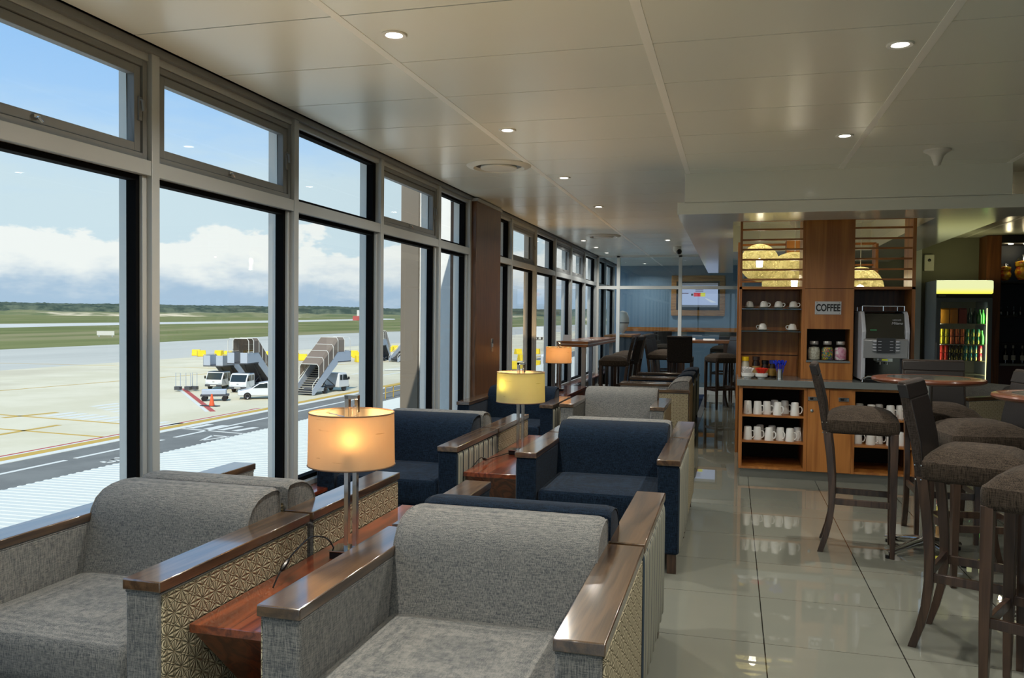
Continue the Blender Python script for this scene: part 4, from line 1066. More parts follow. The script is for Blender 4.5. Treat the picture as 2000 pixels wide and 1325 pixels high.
# ================================================================== BAR NICHE (right)
BARW = wood('bar_wood', srgb(88, 48, 20), srgb(120, 70, 32), 'Z', .5, .1, scale=.5); BARD = plain('bar_dark', srgb(12, 10, 10), .6); BARB = plain('bar_back_blue', srgb(10, 22, 38), .5)
bar = thing('back_bar', 'dark timber bar cabinet with shelves at the right edge, beyond the fridge', 'bar cabinet', (4.4, 13.7, 0))
def BM(): m = MB(); m.M = Matrix.Translation((-4.4, -13.7, 0)); return m
BM().box(3.58, 3.77, 13.46, 14.0, 0, CZ-.01).build('side_panel', BARW, bar); BM().box(5.50, 5.58, 13.46, 14.0, 0, CZ-.01).build('side_panel', BARW, bar)
BM().box(3.77, 5.5, 13.96, 14.0, .9, CZ-.01).build('back_panel', BARB, bar); BM().box(3.77, 5.5, 13.46, 13.96, 2.66, CZ-.01).build('pelmet', BARD, bar)
for z in (2.10, 1.60, 1.20): BM().box(3.77, 5.5, 13.55, 13.96, z-.025, z).build('shelf', BARD, bar)
BM().box(3.77, 5.5, 13.40, 13.96, .87, .90).build('worktop', COUNTER, bar); BM().box(3.77, 5.5, 13.46, 13.96, 0, .87).build('lower_cabinet', plain('bar_red_wood', srgb(56, 20, 14), .4), bar)
for x in (3.93, 4.13, 4.5, 5.0):
    t = thing('shelf_light', 'small white spot lamp in the top of the bar cabinet', 'spot lamp', (x, 13.60, 2.658), group='spot lamps inside the bar cabinet')
    MB().lathe([(1e-5, -.008), (.03, -.006), (.034, 0)], n=16).build('lens', LENS, t)
FRU = mat('citrus_fill', cells_fn([srgb(214, 150, 24), srgb(196, 90, 26), srgb(226, 190, 50)], 26))
for x, l in ((3.90, 'left fruit filled glass jar on the top bar shelf'), (4.13, 'right, larger fruit filled glass jar on the top bar shelf')):
    t = thing('fruit_jar', l, 'jar', (x, 13.72, 2.1005), group='fruit jars in the bar'); s_ = .85 if x < 4 else 1.15; t.scale = (s_,)*3
    MB().lathe([(1e-5, .03), (.05, .03), (.085, .09), (.09, .14), (.07, .19), (.085, .21), (.088, .26), (1e-5, .28)], n=24).build('fruit', FRU, t, smooth=True)
    MB().lathe([(1e-5, .0), (.06, .0), (.03, .02), (.055, .028), (.092, .09), (.097, .14), (.08, .19), (.092, .21), (.094, .27), (.07, .30)], n=24).build('jar', CLEAR, t, smooth=True)
    MB().lathe([(.075, .298), (.06, .32), (.012, .33), (.016, .35), (1e-5, .36)], n=20).build('lid', CLEAR, t, smooth=True)
    L = bpy.data.lights.new('jar_light', 'POINT'); L.energy = 1.2; L.color = (1, .85, .5); L.shadow_soft_size = .03
    lo = bpy.data.objects.new('jar_light', L); COL.objects.link(lo); lo.location = (x, 13.60, 2.60)
DRK = plain('dark_bottle', srgb(16, 18, 20), .12, coat=.6); LBL = plain('bottle_label', srgb(170, 168, 158), .6)
for k, x in enumerate((3.90, 4.00, 4.12, 4.25)):
    t = thing('wine_bottle', 'dark bottle with pale label on the bar worktop, %s from left' % ORD[k], 'bottle', (x, 13.62, .9005), group='wine bottles on the bar worktop'); t.scale = (.9,)*3
    MB().lathe([(1e-5, 0), (.036, 0), (.037, .17), (.015, .22), (.014, .29), (1e-5, .292)], n=20).build('bottle', DRK, t, smooth=True)
    MB().lathe([(.0378, .05), (.0378, .13)], n=20, a0=-2.6, a1=-.5).build('label', LBL, t)
    MB().lathe([(.0155, .245), (.0155, .293), (1e-5, .294)], n=14).build('foil', LBL, t)
for k in range(12):
    x = 3.84+.085*k
    t = thing('wine_glass', 'upturned wine glass on the middle bar shelf, %s from left' % ORD[k], 'glass', (x, 13.66, 1.6005), group='wine glasses on the bar shelf')
    MB().lathe([(.030, 0), (.036, .03), (.034, .06), (.004, .085), (.004, .135), (.032, .14), (1e-5, .143)], n=16).build('bowl', CLEAR, t, smooth=True)

# ================================================================== OUTSIDE: AIRFIELD
G = -5.7
def noisy(name, c1, c2, scale, c3=None, s3=.02, rough=.9, stretch=(1, 1, 1), lo=.35, hi=.65):
    def fn(t, out):
        c = t.coord(); n = t.noise(t.scaled(c, stretch), scale, 5, .6)
        col = t.mix(t.ramp(n, lo, hi), c1, c2)
        if c3 is not None: col = t.mix(t.ramp(t.noise(t.scaled(c, stretch), s3, 4, .6), .5, .62), col, c3)
        pbsdf(t, out, col, rough, spec=.03)
    return mat(name, fn)
APRON = noisy('apron_concrete', srgb(198, 189, 162), srgb(208, 199, 174), .15, srgb(190, 180, 156), .03)
TAXI = noisy('taxiway_concrete', srgb(172, 170, 160), srgb(184, 181, 170), .05, stretch=(1, .2, 1))
ROAD = noisy('road_asphalt', srgb(112, 112, 108), srgb(122, 122, 117), .4)
GRASS = noisy('airfield_grass', srgb(98, 104, 62), srgb(120, 122, 78), .03, srgb(134, 128, 92), .012, stretch=(1.6, .35, 1))
GRASS2 = noisy('dune_grass', srgb(100, 108, 74), srgb(128, 126, 92), .012, srgb(206, 190, 160), .0042, stretch=(1, 1, 3))
FOREST = noisy('forest_haze_green', srgb(58, 70, 62), srgb(92, 100, 84), .03)  # greens greyed: distance haze is mixed into the colour
RUN = noisy('runway_surface', srgb(186, 184, 176), srgb(196, 194, 186), .05)
YEL = plain('yellow_paint', srgb(186, 152, 66), .8, var=.12, scale=1.5); WHT = plain('white_marking', srgb(206, 204, 194), .8, var=.05, scale=1); REDP = plain('red_marking', srgb(170, 74, 66), .8)
def poly(name, pts, z, m, kind='structure', th=.02):
    o = MB().prism(pts, 'Z', z-th, z).build(name, m); o['kind'] = kind; return o
poly('service_road', [(-33.3, -80), (-3.2, -80), (-3.2, 900), (-33.3, 900)], G, ROAD)
poly('apron', [(-88, -120), (-33.3, -80), (-33.3, 900), (-84, 900)], G, APRON)
poly('taxiway', [(-128, -120), (-88, -120), (-84, 900), (-165, 900), (-151, 248), (-137.5, 161), (-136, 127)], G, TAXI)
poly('airfield_grass', [(-200, -120), (-128, -120), (-136, 127), (-137.5, 161), (-151, 248), (-165, 900), (-900, 2100), (-702, 1644), (-418, 682), (-388, 513), (-369, 432), (-327, 305), (-240, 0)], G, GRASS)
poly('runway', [(-327, 305), (-240, 0), (-200, -120), (-330, -120), (-360, 0), (-433, 404), (-461, 540), (-485, 640), (-569, 928), (-1012, 2300), (-900, 2100), (-702, 1644), (-418, 682), (-388, 513), (-369, 432)], G, RUN)
poly('airfield_grass', [(-165, 900), (-3.2, 900), (-3.2, 2700), (-1200, 2700), (-900, 2100)], G, GRASS)
poly('airfield_grass', [(-433, 404), (-360, 0), (-330, -120), (-3000, -120), (-3000, 2700), (-1200, 2700), (-900, 2101), (-1012, 2300), (-569, 928), (-485, 640), (-461, 540)], G, GRASS)
# far dune ridge and forest ridge
def ridge(name, R, a0, a1, n, base, hfun, depth, m):
    vs_ = []; fs = []; rows = 7
    for i in range(n+1):
        a = math.radians(a0+(a1-a0)*i/n)
        for j in range(rows):
            u = j/(rows-1); rr = R+depth*u; h = hfun(a, u)
            vs_.append((rr*math.sin(a), rr*math.cos(a), base+h))
    for i in range(n):
        for j in range(rows-1): fs.append((i*rows+j, (i+1)*rows+j, (i+1)*rows+j+1, i*rows+j+1))
    o = MB().add(vs_, fs).build(name, m, smooth=False); o['kind'] = 'stuff'; return o
from mathutils import noise as mn
def h1(a, u): return math.sin(PI*min(1, u*1.1))**.8*(12+5*mn.noise(Vector((a*22, 0, 3)))+3*mn.noise(Vector((a*90, 1, 3)))) if u > 0 else -1
ridge('grassy_dunes', 2400, -80, 12, 260, G, h1, 500, GRASS2)
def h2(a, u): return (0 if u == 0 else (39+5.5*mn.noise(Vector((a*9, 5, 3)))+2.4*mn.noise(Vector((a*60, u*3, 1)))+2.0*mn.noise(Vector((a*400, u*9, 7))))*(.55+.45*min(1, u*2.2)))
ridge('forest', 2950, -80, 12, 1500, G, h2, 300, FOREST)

# painted markings: each is a flat strip on the ground
ZP = G+.012
mk = 0
def mark(pts, m, name='road_marking'):
    global mk
    o = MB().prism(pts, 'Z', ZP-.01, ZP).build(name, m); o['kind'] = 'structure'; mk += 1; return o
def strip(p, q, w_, m, name='road_marking'):
    p = Vector(p); q = Vector(q); d_ = (q-p).normalized(); n_ = Vector((-d_.y, d_.x))*w_/2
    return mark([tuple(p+n_), tuple(q+n_), tuple(q-n_), tuple(p-n_)], m, name)
mark([(-33.95, -60), (-33.35, -60), (-33.35, 400), (-33.95, 400)], WHT)
mark([(-34.75, -60), (-33.98, -60), (-33.98, 400), (-34.75, 400)], YEL)
mark([(-35.25, 20), (-35.0, 20), (-35.0, 56), (-35.25, 56)], REDP); mark([(-35.0, 20), (-34.78, 20), (-34.78, 56), (-35.0, 56)], WHT)
for a, b in ((5, 32.9), (33.5, 40), (41, 52), (53.5, 66), (68, 82), (84, 100), (102, 140)): strip((-31.3, a), (-31.3, b), .28, WHT)
# bars, arrow, figure, zebra and yellow lead lines (ground coordinates in metres)
for a, b in [((-32.9, 44.6), (-32.85, 46.6)), ((-31.7, 44.55), (-31.7, 46.5)), ((-30.65, 44.5), (-30.5, 46.4)), ((-29.6, 44.4), (-29.3, 46.3))]: strip(a, b, .5, WHT)
strip((-33.2, 44.3), (-28.5, 43.6), .22, WHT)
for a, b in (((-29.1, 40.4), (-29.7, 42.3)), ((-29.7, 42.3), (-28.6, 42.3)), ((-28.6, 42.3), (-29.1, 40.4))): strip(a, b, .2, WHT)
P3 = [(-29.43, 33.15), (-29.04, 32.99), (-28.86, 33.26), (-29.08, 33.6), (-29.35, 33.68), (-29.07, 33.69), (-28.7, 33.65), (-28.75, 34.09), (-29.27, 34.32), (-29.57, 34.17)]
for a, b in zip(P3[:-1], P3[1:]): strip(a, b, .2, WHT)
for k in range(10): strip((-46.0+1.17*k, 46.5-.19*k), (-45.86+1.2*k, 49.0-.27*k), .62, WHT)
for k in range(5): strip((-47.5+1.3*k, 52.5-.8*k), (-47.3+1.4*k, 55.1-.95*k), .6, WHT)
strip((-62, 47.7), (-35.3, 44.6), .26, YEL); strip((-62, 42.3), (-35.3, 39.8), .26, YEL)
strip((-47.9, 44.9), (-47.0, 48.6), .5, YEL); strip((-41.4, 36.5), (-41.6, 43.2), .42, YEL)
strip((-51.1, 68.2), (-37.1, 52.9), .4, REDP); strip((-51.4, 67.9), (-37.4, 52.6), .25, WHT)
strip((-120, 92), (-60, 96), .3, YEL); strip((-60, 96), (-46, 140), .3, YEL); strip((-70, 20), (-60, 96), .3, YEL)
strip((-41, 92), (-40.5, 130), .5, WHT); strip((-45, 92), (-44.5, 120), .5, WHT)

# white ribbed canopy roof below the windows
def canopy_fn(t, out):
    pbsdf(t, out, srgb(196, 198, 190), .6, spec=.1)
CAN = mat('canopy_white', canopy_fn)
mb = MB(); vs_ = []; fs = []; pitch_ = .2; N = int(90/pitch_)
ya = -14
prof = [(0, 0), (.115, 0), (.125, .012), (.19, .012)]
pp = []
for i in range(N):
    for a, b in prof: pp.append((ya+i*pitch_+a, -1.7+b))
xo, xi = -12.62, -3.15
nn = len(pp)
for (y, z) in pp: vs_ += [(xo, y, z-.0), (xi, y, z+.12), (xo, y, z-.02-(z+1.7)), (xi, y, z-.1)]
for i in range(nn-1):
    a = i*4; b = a+4
    fs += [(a, b, b+1, a+1), (a, a+2, b+2, b)]
for i in range(nn-1):
    a = i*4; b = a+4; fs.append((a+2, a+3, b+3, b+2))
mb.add(vs_, fs); o = mb.build('canopy_roof', CAN); o['kind'] = 'structure'
o = MB().box(xo-.02, xo+.1, ya, ya+N*pitch_, -1.98, -1.72).build('canopy_fascia', plain('fascia_dark', srgb(60, 62, 64), .6)); o['kind'] = 'structure'
mb = MB()
for y in range(-12, 76, 8): mb.box(xo+.3, xo+.6, y, y+.3, G, -1.75)
o = mb.build('canopy_posts', FIN); o['kind'] = 'structure'
# facade below the windows, parapet ledge and outer pier
o = MB().box(-3.2, -2.95, Y0-.1, Y1+.3, G, -.02).build('facade_wall', plain('facade_paint', srgb(176, 172, 160), .7)); o['kind'] = 'structure'
PIER = plain('pier_render', srgb(120, 110, 96), .8, var=.05, scale=3)
o = MB().box(-3.84, -3.62, 9.15, 9.55, G, 3.4).build('outer_pier', PIER); o['kind'] = 'structure'
o = MB().box(-3.62, -3.2, 9.2, 10.0, G, 3.4).box(-3.4, -3.3, 9.99, 11.6, G, 3.4).build('pier_cladding', FIN); o['kind'] = 'structure'
o = MB().box(-2.95, XR+.1, Y0-.1, Y1+.3, CZ+.2, CZ+.5).build('roof_slab', plain('roof_slab', srgb(150, 150, 146), .8)); o['kind'] = 'structure'

# yellow handrail beside the road
t = thing('handrail', 'low yellow handrail at the road edge beyond the canopy', 'railing', (-16.6, 40, G))
t.location = (-29.1, 68.5, G)
for k in range(4): MB().cyl(0, -2.4+1.7*k, 0, 1.0, .05, 8).build('post', YEL, t)
MB().tube([(0, -2.4, 1.0), (0, 2.7, 1.0)], .045, 8).build('top_rail', YEL, t); MB().tube([(0, -2.4, .5), (0, 2.7, .5)], .035, 8).build('mid_rail', YEL, t)
t = thing('height_gauge', 'white goalpost frame beside the yellow handrail', 'frame', (-28.9, 72.0, G))
MB().tube([(0, 0, 0), (0, 0, 2.2), (-2.2, -1.6, 2.2)], .07, 8).build('frame', WHT, t)

# ---- passenger stair trucks
VANW = plain('van_white', srgb(214, 216, 216), .3, coat=.5, var=.01); VGLASS = plain('vehicle_glass', srgb(30, 42, 44), .08, coat=.6, var=.02)
STEEL = plain('stair_grey', srgb(176, 184, 194), .5, .2); STEELD = plain('stair_dark', srgb(70, 72, 76), .6); TREAD = plain('tread_pale', srgb(170, 166, 150), .7)
def cover_fn(t, out):
    tr = t.new('ShaderNodeBsdfTransparent'); t.put(tr.inputs[0], (.72, .68, .62)); df = t.new('ShaderNodeBsdfDiffuse'); t.put(df.inputs[0], srgb(146, 132, 120))
    mx = t.new('ShaderNodeMixShader'); mx.inputs[0].default_value = .62
    t.l.new(tr.outputs[0], mx.inputs[1]); t.l.new(df.outputs[0], mx.inputs[2]); t.l.new(mx.outputs[0], out.inputs[0])
COVER = mat('smoked_cover', cover_fn)
def wheel(t, x, y, r=.33, w_=.2):
    m = MB(); m.M = Matrix.Translation((x, y, r)) @ Matrix.Rotation(PI/2, 4, 'Y')
    o = m.lathe([(r*.55, -w_/2), (r*.93, -w_/2), (r, -w_/2+.03), (r, w_/2-.03), (r*.93, w_/2), (r*.55, w_/2)], n=24).build('wheel', RUBBER, t, smooth=True)
    m = MB(); m.M = Matrix.Translation((x, y, r)) @ Matrix.Rotation(PI/2, 4, 'Y')
    m.lathe([(1e-5, -w_/2+.02), (r*.5, -w_/2+.005), (r*.56, -w_/2-.005), (r*.56, w_/2+.005), (r*.5, w_/2-.005), (1e-5, w_/2-.02)], n=18).build('hub', NICKEL, o, smooth=True)
def cabover(t):
    """cab-over light truck cab, front at y=-1.0, body to y=.75"""
    p = [(-1.02, .38), (-1.04, .62), (-1.0, .98), (-.62, 1.66), (-.48, 1.75), (.62, 1.76), (.70, 1.66), (.72, .42), (-.25, .40)]
    cab = MB().prism(p, 'X', -.84, .84).build('cab', VANW, t, bevel=.06, seg=3)
    MB().prism([(-1.012, 1.02), (-.66, 1.63), (-.63, 1.62), (-.98, 1.0)], 'X', -.74, .74).build('windscreen', VGLASS, cab, bevel=.01)
    for s_ in (-1, 1):
        a, b = sorted((s_*.835, s_*.85))
        MB().prism([(-.88, 1.05), (-.58, 1.58), (.02, 1.6), (.06, 1.08)], 'X', a, b).build('side_window', VGLASS, cab)
        MB().prism([(.14, 1.08), (.14, 1.58), (.55, 1.58), (.55, 1.1)], 'X', a, b).build('side_window', VGLASS, cab)
        MB().box(min(s_*.5, s_*.76), max(s_*.5, s_*.76), -1.065, -1.02, .64, .80).build('headlight', plain('headlight_glass', srgb(214, 220, 224), .1, coat=.8), cab, bevel=.02)
        MB().box(min(s_*.88, s_*1.02), max(s_*.88, s_*1.02), -.86, -.78, 1.08, 1.34).tube([(s_*.83, -.8, 1.2), (s_*.92, -.82, 1.22)], .015, 6).build('mirror', BLACKP, cab)
    MB().box(-.84, .84, -1.09, -.98, .34, .56).build('bumper', STEELD, cab, bevel=.03)
    MB().box(-.30, .30, -1.102, -1.09, .41, .51).build('number_plate', WHT, cab)
    MB().box(-.10, .10, -1.055, -1.03, .78, .84).build('badge', NICKEL, cab)
def stair_truck(label, loc, rz, hf=2.6, cover=True, truck=True):
    t = thing('stair_truck', label, 'passenger stairs', loc, rz, group='passenger stair trucks on the apron')
    Lr = hf*1.35
    if truck:
        cabover(t)
        MB().box(-.38, .38, .5, 4.6, .42, .60).build('chassis', STEELD, t); MB().box(-.80, .80, 3.0, 4.3, .28, .62).build('side_locker', VANW, t, bevel=.02)
        for y in (-.30, 2.9): wheel(t, -.72, y); wheel(t, .72, y)
    else:
        MB().box(-.7, .7, .5, 4.6, .42, .60).build('chassis', STEELD, t)
        for y in (1.0, 3.6): wheel(t, -.72, y, .3); wheel(t, .72, y, .3)
    y_a, y_b = 1.2, 1.2+Lr
    MB().box(-1.0, 1.0, -1.1, y_a, hf-.10, hf).build('platform', STEELD, t)
    for s_ in (-1, 1):
        a, b = sorted((s_*.96, s_*1.0))
        MB().box(a, b, -1.1, y_a, hf, hf+.95).build('side_board', STEEL, t)
        MB().prism([(y_a, hf+.95), (y_a, hf-.25), (y_b-.15, .05), (y_b+.15, .05), (y_b+.15, .5), (y_a+.6, hf+.5)], 'X', a, b).build('stringer', STEEL, t)
        MB().tube([(s_*.98, -1.1, hf+1.02), (s_*.98, y_a, hf+1.02), (s_*.98, y_b, 1.05), (s_*.98, y_b+.1, .9), (s_*.98, y_b+.1, .5)], .03, 6).build('handrail', WHT, t)
    MB().box(-1.0, -.3, -1.1, -1.06, hf, hf+.95).box(.3, 1.0, -1.1, -1.06, hf, hf+.95).build('front_board', STEEL, t)
    n = int(hf/.19)
    m = MB()
    for k in range(n):
        z = hf*(1-(k+1)/(n+1)); y = y_a+Lr*(k+.5)/(n+.5); m.box(-.95, .95, y, y+.24, z-.03, z)
    m.build('steps', TREAD, t)
    m = MB(); m.prism([(y_a, hf-.12), (y_a, hf-.22), (y_b-.3, .08), (y_b-.2, .14)], 'X', -.94, .94).build('underside', STEELD, t)
    # scissor props
    for s_ in (-.5, .5):
        MB().beam((s_, .9, .6), (s_, 3.1, hf*.62), .05, .05).build('prop', STEELD, t); MB().beam((s_, 3.0, .6), (s_, 1.1, hf-.15), .05, .05).build('prop', STEELD, t)
    if cover:
        def arch(y, z0_, zr): return [(-1.02, y, z0_), (-1.02, y, z0_+zr-.25), (-.85, y, z0_+zr), (.85, y, z0_+zr), (1.02, y, z0_+zr-.25), (1.02, y, z0_)]
        ys_ = [(-.9, hf+.9), (.1, hf+.9), (y_a, hf+.9)]+[(y_a+Lr*k/5, hf*(1-k/5)+.85) for k in (1, 2, 3, 4)]
        rb = 1.35
        for y, z in ys_:
            MB().tube(arch(y, z, rb), .035, 6).build('arch', WHT, t)
        for (ya_, za_), (yb_, zb_) in zip(ys_[1:-1], ys_[2:]):
            A = arch(ya_, za_+.02, rb-.02); B = arch(yb_, zb_+.02, rb-.02)
            vs_ = A+B+[(p[0]*.985, p[1], p[2]-.02) for p in A]+[(p[0]*.985, p[1], p[2]-.02) for p in B]
            fs = []
            for i in range(5): fs += [(i, i+1, 7+i, 6+i), (12+i, 13+i, 19+i, 18+i)]
            fs += [(0, 6, 18, 12), (5, 11, 23, 17)]+[(i, i+1, 13+i, 12+i) for i in range(5)]+[(6+i, 7+i, 19+i, 18+i) for i in range(5)]
            MB().add(vs_, fs).build('cover_panel', COVER, t)
    return t
stair_truck('white stair truck without canopy, leftmost of the parked apron stairs', (-47.6, 68.8, G), .12, 2.35, False)
stair_truck('white stair truck with smoked canopy, second from left on the apron', (-44.0, 67.3, G), .12, 2.75, True)
stair_truck('stair truck with smoked canopy seen side on, cab pointing right', (-36.6, 71.4, G), PI-.10, 2.9, True)
stair_truck('towable passenger stairs with canopy far off on the apron', (-54.5, 121, G), .2, 2.6, True, False)
stair_truck('second towable passenger stairs far off, rising to the right', (-49.5, 124, G), PI-.4, 2.6, False, False)

# ---- white car
t = thing('car', 'small white car parked in front of the stair trucks', 'car', (-38.9, 62.6, G), math.atan2(-.86, .52)+0.0)
body = [(-2.05, .32), (-2.08, .55), (-1.95, .72), (-1.05, .92), (-.35, 1.38), (.35, 1.47), (1.25, 1.42), (1.75, 1.02), (2.02, .95), (2.06, .5), (1.98, .3)]
MB().prism(body, 'X', -.82, .82).build('body', VANW, t, bevel=.09, seg=3)
for s_ in (-1, 1):
    a, b = sorted((s_*.80, s_*.835))
    MB().prism([(-.86, .97), (-.30, 1.33), (.33, 1.40), (.33, .98)], 'X', a, b).build('side_window', VGLASS, t); MB().prism([(.40, .98), (.40, 1.40), (1.18, 1.36), (1.5, 1.02)], 'X', a, b).build('side_window', VGLASS, t)
    for y in (-1.3, 1.3):
        wheel(t, s_*.74, y, .31, .2)
    MB().box(min(s_*.5, s_*.78), max(s_*.5, s_*.78), -2.09, -1.98, .6, .74).build('headlight', plain('headlight_glass', None), t, bevel=.02)
MB().prism([(-1.0, .96), (-.38, 1.36), (-.35, 1.33), (-.97, .93)], 'X', -.68, .68).build('windscreen', VGLASS, t)

# ---- cart, cone, trolleys, barriers
t = thing('equipment_cart', 'low grey equipment cart behind the orange cone', 'cart', (-41.6, 59.6, G), .5)
MB().box(-1.1, 1.1, -.5, .5, .4, .55).build('deck', STEELD, t); MB().box(-1.0, .9, -.45, .45, .55, .95).build('load', STEEL, t, bevel=.03)
for x in (-.8, .8):
    for y in (-.45, .45): m = MB(); m.M = Matrix.Translation((x, y, .22)) @ Matrix.Rotation(PI/2, 4, 'X'); m.cyl(0, 0, -.06, .06, .22, 14).build('wheel', RUBBER, t)
t = thing('traffic_cone', 'orange traffic cone on a black base by the red and white line', 'cone', (-39.3, 55.9, G))
ORG = plain('cone_orange', srgb(224, 92, 48), .5)
MB().lathe([(.22, .04), (.17, .3), (.06, .95), (1e-5, .97)], n=18).build('cone', ORG, t, smooth=True); MB().box(-.9, .6, -.25, .25, 0, .06).build('base', BLACKP, t, bevel=.02)
for k, (x, y) in enumerate(((-48.9, 66.6), (-48.1, 67.0), (-47.7, 67.4))):
    t = thing('luggage_trolley', 'thin upright trolley frame left of the stair trucks, %s from left' % ORD[k], 'trolley', (x-.9, y-.9, G), group='upright trolley frames')
    MB().tube([(-.25, 0, .1), (-.25, 0, 1.7), (.25, 0, 1.7), (.25, 0, .1)], .03, 6).build('frame', STEEL, t); MB().box(-.28, .28, -.2, .2, .12, .45).build('box', STEELD, t)
YBL = plain('barrier_yellow', srgb(232, 200, 34), .5, var=.08, scale=2)
bar0 = None
spots = [(-90.0, 123.6), (-87.4, 121.4), (-84.9, 122.8), (-82.4, 121.8), (-80.6, 125.0), (-78.5, 121.6), (-75.8, 123.5), (-73.2, 120.6), (-69.5, 121), (-65.9, 117.4), (-66.5, 128), (-61.8, 128.4), (-64.6, 133), (-55.9, 117),
         (-66.8, 154), (-68.6, 160.5), (-66.0, 158), (-64.9, 165), (-63.9, 168), (-62.0, 174), (-61.2, 178), (-60.4, 182), (-58.9, 186), (-57.1, 190), (-56.0, 195), (-54.5, 180), (-53.1, 176), (-51, 172), (-49.0, 168),
         (-36, 118), (-34.6, 124), (-33.6, 113), (-31.5, 128), (-36.5, 132), (-30, 112), (-29.6, 122), (-44.3, 159), (-40.6, 156), (-37.5, 158.5), (-34.8, 159), (-33.8, 132.5), (-28.7, 110), (-31.4, 150), (-29.2, 144), (-27.2, 115)]
for k, (x, y) in enumerate(spots):
    if bar0 is None:
        bar0 = MB().prism([(-.55, 0), (.55, 0), (.55, .25), (.38, .75), (.38, 1.0), (-.38, 1.0), (-.38, .75), (-.55, .25)], 'X', -.62, .62).build('barrier', YBL, None, bevel=.06); o = bar0
    else: o = bar0.copy(); COL.objects.link(o)
    o.location = (x, y, G); o.rotation_euler = (0, 0, .4+.5*math.sin(k*2.1)); o.scale = (1.05,)*3
    tag(o, 'block shaped yellow barrier in the rows on the far apron' , 'barrier', 'yellow barriers on the apron')
t = thing('box_truck', 'white box truck on the far apron seen between the farther mullions', 'truck', (-27.6, 84, G), .2)
MB().box(-1.2, 1.2, -3, 2.2, .8, 3.4).build('cargo_box', VANW, t, bevel=.05); MB().prism([(2.3, .5), (2.3, 2.5), (3.3, 2.4), (3.9, 1.5), (4.0, .5)], 'X', -1.1, 1.1).build('cab', VANW, t, bevel=.06)
for y in (-2, 3.0): wheel(t, -1.0, y, .45, .3); wheel(t, 1.0, y, .45, .3)
t = thing('white_van', 'white high roofed van near the canopy, seen between the far mullions beside the third lamp', 'van', (-21.5, 99.5, G), .1)
MB().prism([(-3.4, .4), (-3.4, 2.6), (-3.2, 2.8), (1.7, 2.8), (2.5, 1.7), (3.2, 1.4), (3.3, .4)], 'X', -1.05, 1.05).build('body', VANW, t, bevel=.08, seg=3)
for s_ in (-1, 1):
    a, b = sorted((s_*1.04, s_*1.065)); MB().prism([(.6, 1.6), (.6, 2.4), (1.7, 2.4), (2.3, 1.7)], 'X', a, b).build('side_window', VGLASS, t)
MB().box(-.7, .7, -3.43, -3.40, 1.7, 2.5).build('rear_window', VGLASS, t)
for y in (-2.2, 2.2): wheel(t, -.9, y, .38, .25); wheel(t, .9, y, .38, .25)
t = thing('baggage_truck', 'small white truck far away near the taxiway', 'truck', (-62, 262, G), .5)
MB().box(-1.5, 1.5, -3, 2.4, .9, 4.2).build('cargo_box', VANW, t, bevel=.05); MB().box(-1.2, 1.2, 2.4, 4.2, .6, 2.8).build('cab', VANW, t, bevel=.1)
for y in (-2, 3.0): wheel(t, -1.2, y, .5, .3); wheel(t, 1.2, y, .5, .3)
t = thing('red_beacon_hut', 'tiny red and white hut far across the grass', 'hut', (-560, 1170, G))
MB().box(-9, 9, -4, 4, 0, 7).build('base', plain('hut_red', srgb(176, 84, 78), .7), t); MB().box(-2.5, 2.5, -3, 3, 7, 16).build('tower', WHT, t)
for k, (x, y, l) in enumerate([(-184, 209, 'tiny white marker board in the grass left of the first mullion'), (-205, 520, 'tiny white marker board in the grass behind the right stair truck'), (-103, 300, 'long white board beyond the far towable stairs')]):
    t = thing('marker_board', l, 'board', (x, y, G), .6, group='white marker boards')
    MB().box(-2.4, 2.4, -.15, .15, .5, 1.8).build('board', WHT, t)
    for s_ in (-1.8, 1.8): MB().box(s_-.1, s_+.1, -.1, .1, 0, .5).build('post', STEEL, t)

# ================================================================== FAR LOUNGE FURNITURE
# long high table on steel frames by the far windows
t = thing('counter_table', 'long high table with steel legs along the far windows', 'table', (-2.30, 13.36, 0))
m = MB(); m.box(-.24, .24, -1.35, 1.6, 1.07, 1.155).build('table_top', wood('high_table_wood', srgb(96, 56, 26), srgb(146, 94, 48), 'X', .3, .5), t, bevel=.003)
MB().box(-.242, .242, -1.353, 1.603, 1.105, 1.117).build('steel_band', ALU, t)
for x in (-.20, .17):
    for y in (-1.3, 1.5): MB().box(x-.03, x+.03, y-.03, y+.03, 0, 1.07).build('leg', SILVERP, t, bevel=.002)
for x, y, l in [(-2.42, 12.25, 'small pale tent card on the near end of the long high table'), (-2.22, 12.9, 'flat menu card lying on the long high table')]:
    c_ = thing('menu_card', l, 'card', (x, y, 1.156)); (MB().prism([(-.05, 0), (.05, 0), (0, .09)], 'X', -.06, .06) if 'tent' in l else MB().box(-.1, .1, -.14, .14, 0, .01)).build('card', SACH, c_)
st = [(-1.74, 12.55, -PI/2+.1, 'bar stool at the long high table, nearest to the camera'), (-1.70, 13.15, -PI/2-.1, 'bar stool at the long high table, second from the camera'),
      (-1.74, 13.9, -PI/2+.25, 'bar stool at the long high table, third from the camera'), (-1.76, 14.5, -PI/2, 'bar stool at the long high table, farthest one')]
for x, y, rz, l in st: dup(stool0, (x, y, 0), rz, l)
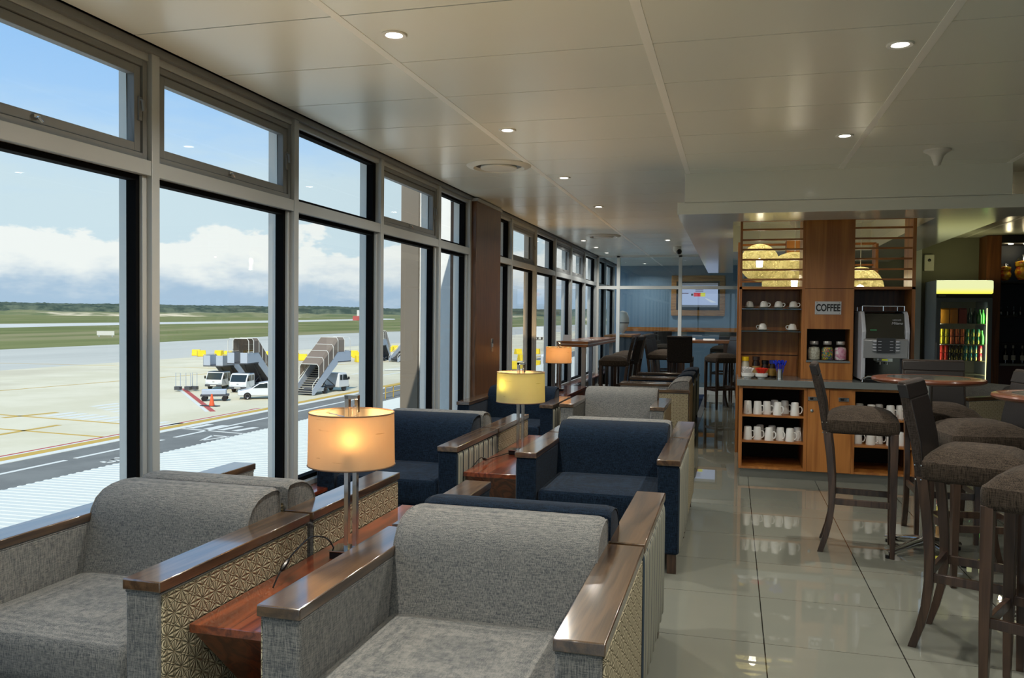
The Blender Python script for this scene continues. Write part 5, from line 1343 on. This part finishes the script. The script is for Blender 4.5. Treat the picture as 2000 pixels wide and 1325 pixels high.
# square high table and its stools before the glass
t = thing('square_high_table', 'square high timber table in front of the glass partition', 'table', (-.50, 15.15, 0))
MB().box(-.40, .46, -.42, .45, 1.08, 1.13).build('table_top', wood('high_table_wood', None, None), t, bevel=.003)
for a in (-.38, .38):
    for b in (-.38, .38): MB().box(a-.03, a+.03, b-.03, b+.03, 0, 1.08).build('leg', STOOLWOOD, t)
for x, y, rz, l in [(-.84, 14.05, PI, 'bar stool with its back to the camera in front of the square high table'),
                    (-1.22, 14.86, PI/2-.2, 'bar stool on the left side of the square high table, nearer one'), (-1.22, 15.50, PI/2-.25, 'bar stool on the left side of the square high table, farther one'),
                    (-.16, 14.30, -PI/2+.55, 'bar stool with grey back at the right front of the square high table'), (.18, 15.4, -PI/2+.1, 'bar stool half hidden at the right of the square high table')]:
    dup(stool0, (x, y, 0), rz, l)
for x, y, l in [(-.75, 15.2, 'white card on the left of the square high table'), (-.4, 14.9, 'white card on the right of the square high table')]:
    c_ = thing('menu_card', l, 'card', (x, y, 1.131)); MB().prism([(-.08, 0), (.08, 0), (0, .03)], 'X', -.1, .1).build('card', SACH, c_)
# television in its timber frame on the blue wall
tv = thing('television', 'wall television in a wide timber frame behind the glass partition', 'television', (-.81, 20.04, 2.06))
fm = MB(); w1, h1_, w2, h2_ = .62, .48, .50, .345
fm.box(-w1, w1, -.06, 0, h2_, h1_).box(-w1, w1, -.06, 0, -h1_, -h2_).box(-w1, -w2, -.06, 0, -h2_, h2_).box(w2, w1, -.06, 0, -h2_, h2_)
fm.build('frame', wood('tv_frame_wood', srgb(150, 104, 50), srgb(186, 136, 72), 'X', .4, .3), tv, bevel=.01)
MB().box(-w2+.01, w2-.01, -.04, -.005, -h2_+.01, h2_-.01).build('screen_bezel', BLACKP, tv)
scr = MB().box(-.46, .46, -.044, -.04, -.27, .30).build('screen', emis('screen_glow', srgb(168, 182, 214), .8), tv)
MB().box(-.46, .46, -.046, -.044, .24, .30).build('screen_bar', emis('screen_bar', srgb(120, 126, 134), .5), scr); MB().box(-.46, .46, -.046, -.044, -.27, -.22).build('screen_bar', emis('screen_bar', None, 1), scr)
MB().box(-.1, .06, -.047, -.044, -.02, .07).build('red_block', emis('screen_red', srgb(200, 60, 70), .8), scr); MB().box(.06, .17, -.047, -.044, -.02, .07).build('yellow_block', emis('screen_yellow', srgb(206, 206, 60), .8), scr)
for k in range(3): MB().box(-.06, .12, -.047, -.044, .10+.035*k, .115+.035*k).build('text_line', emis('screen_text', srgb(120, 110, 130), .6), scr)
MB().box(-.44, -.22, -.047, -.044, .045, .065).build('text_line', emis('screen_text', None, 1), scr); MB().box(-.16, -.11, -.047, -.044, .0, .05).build('dark_block', emis('screen_dark', srgb(60, 70, 60), .5), scr)
MB().prism([(.16, -.06), (.2, -.06), (.42, -.15), (.42, -.16), (.3, -.16)], 'Y', -.047, -.044).build('pale_sweep', emis('screen_sweep', srgb(200, 208, 220), .8), scr)
t = thing('white_urn', 'white egg shaped vase on the ledge behind the glass partition', 'vase', (-2.36, 18.2, 1.15))
MB().lathe([(1e-5, 0), (.06, 0), (.04, .03), (.10, .12), (.15, .26), (.145, .38), (.10, .49), (1e-5, .53)], n=28).build('body', CERAM, t, smooth=True); MB().lathe([(.147, .245), (.152, .25), (.152, .262), (.148, .267)], n=28).build('band', STEELD, t, smooth=True)
t = thing('ledge_unit', 'timber topped ledge under the white vase behind the glass partition', 'ledge', (-2.35, 18.2, 0))
MB().box(-.28, .3, -.9, .9, 1.11, 1.15).build('top', ISLWOODH, t); MB().box(-.26, .28, -.86, .86, 0, 1.11).build('body', plain('ledge_body', srgb(60, 70, 80), .7), t)
for x, y, rz, l in [(-1.5, 18.9, 0.2, 'bar stool behind the glass partition, left one'), (-.2, 18.6, -.4, 'bar stool behind the glass partition, right one')]: dup(stool0, (x, y, 0), rz, l)
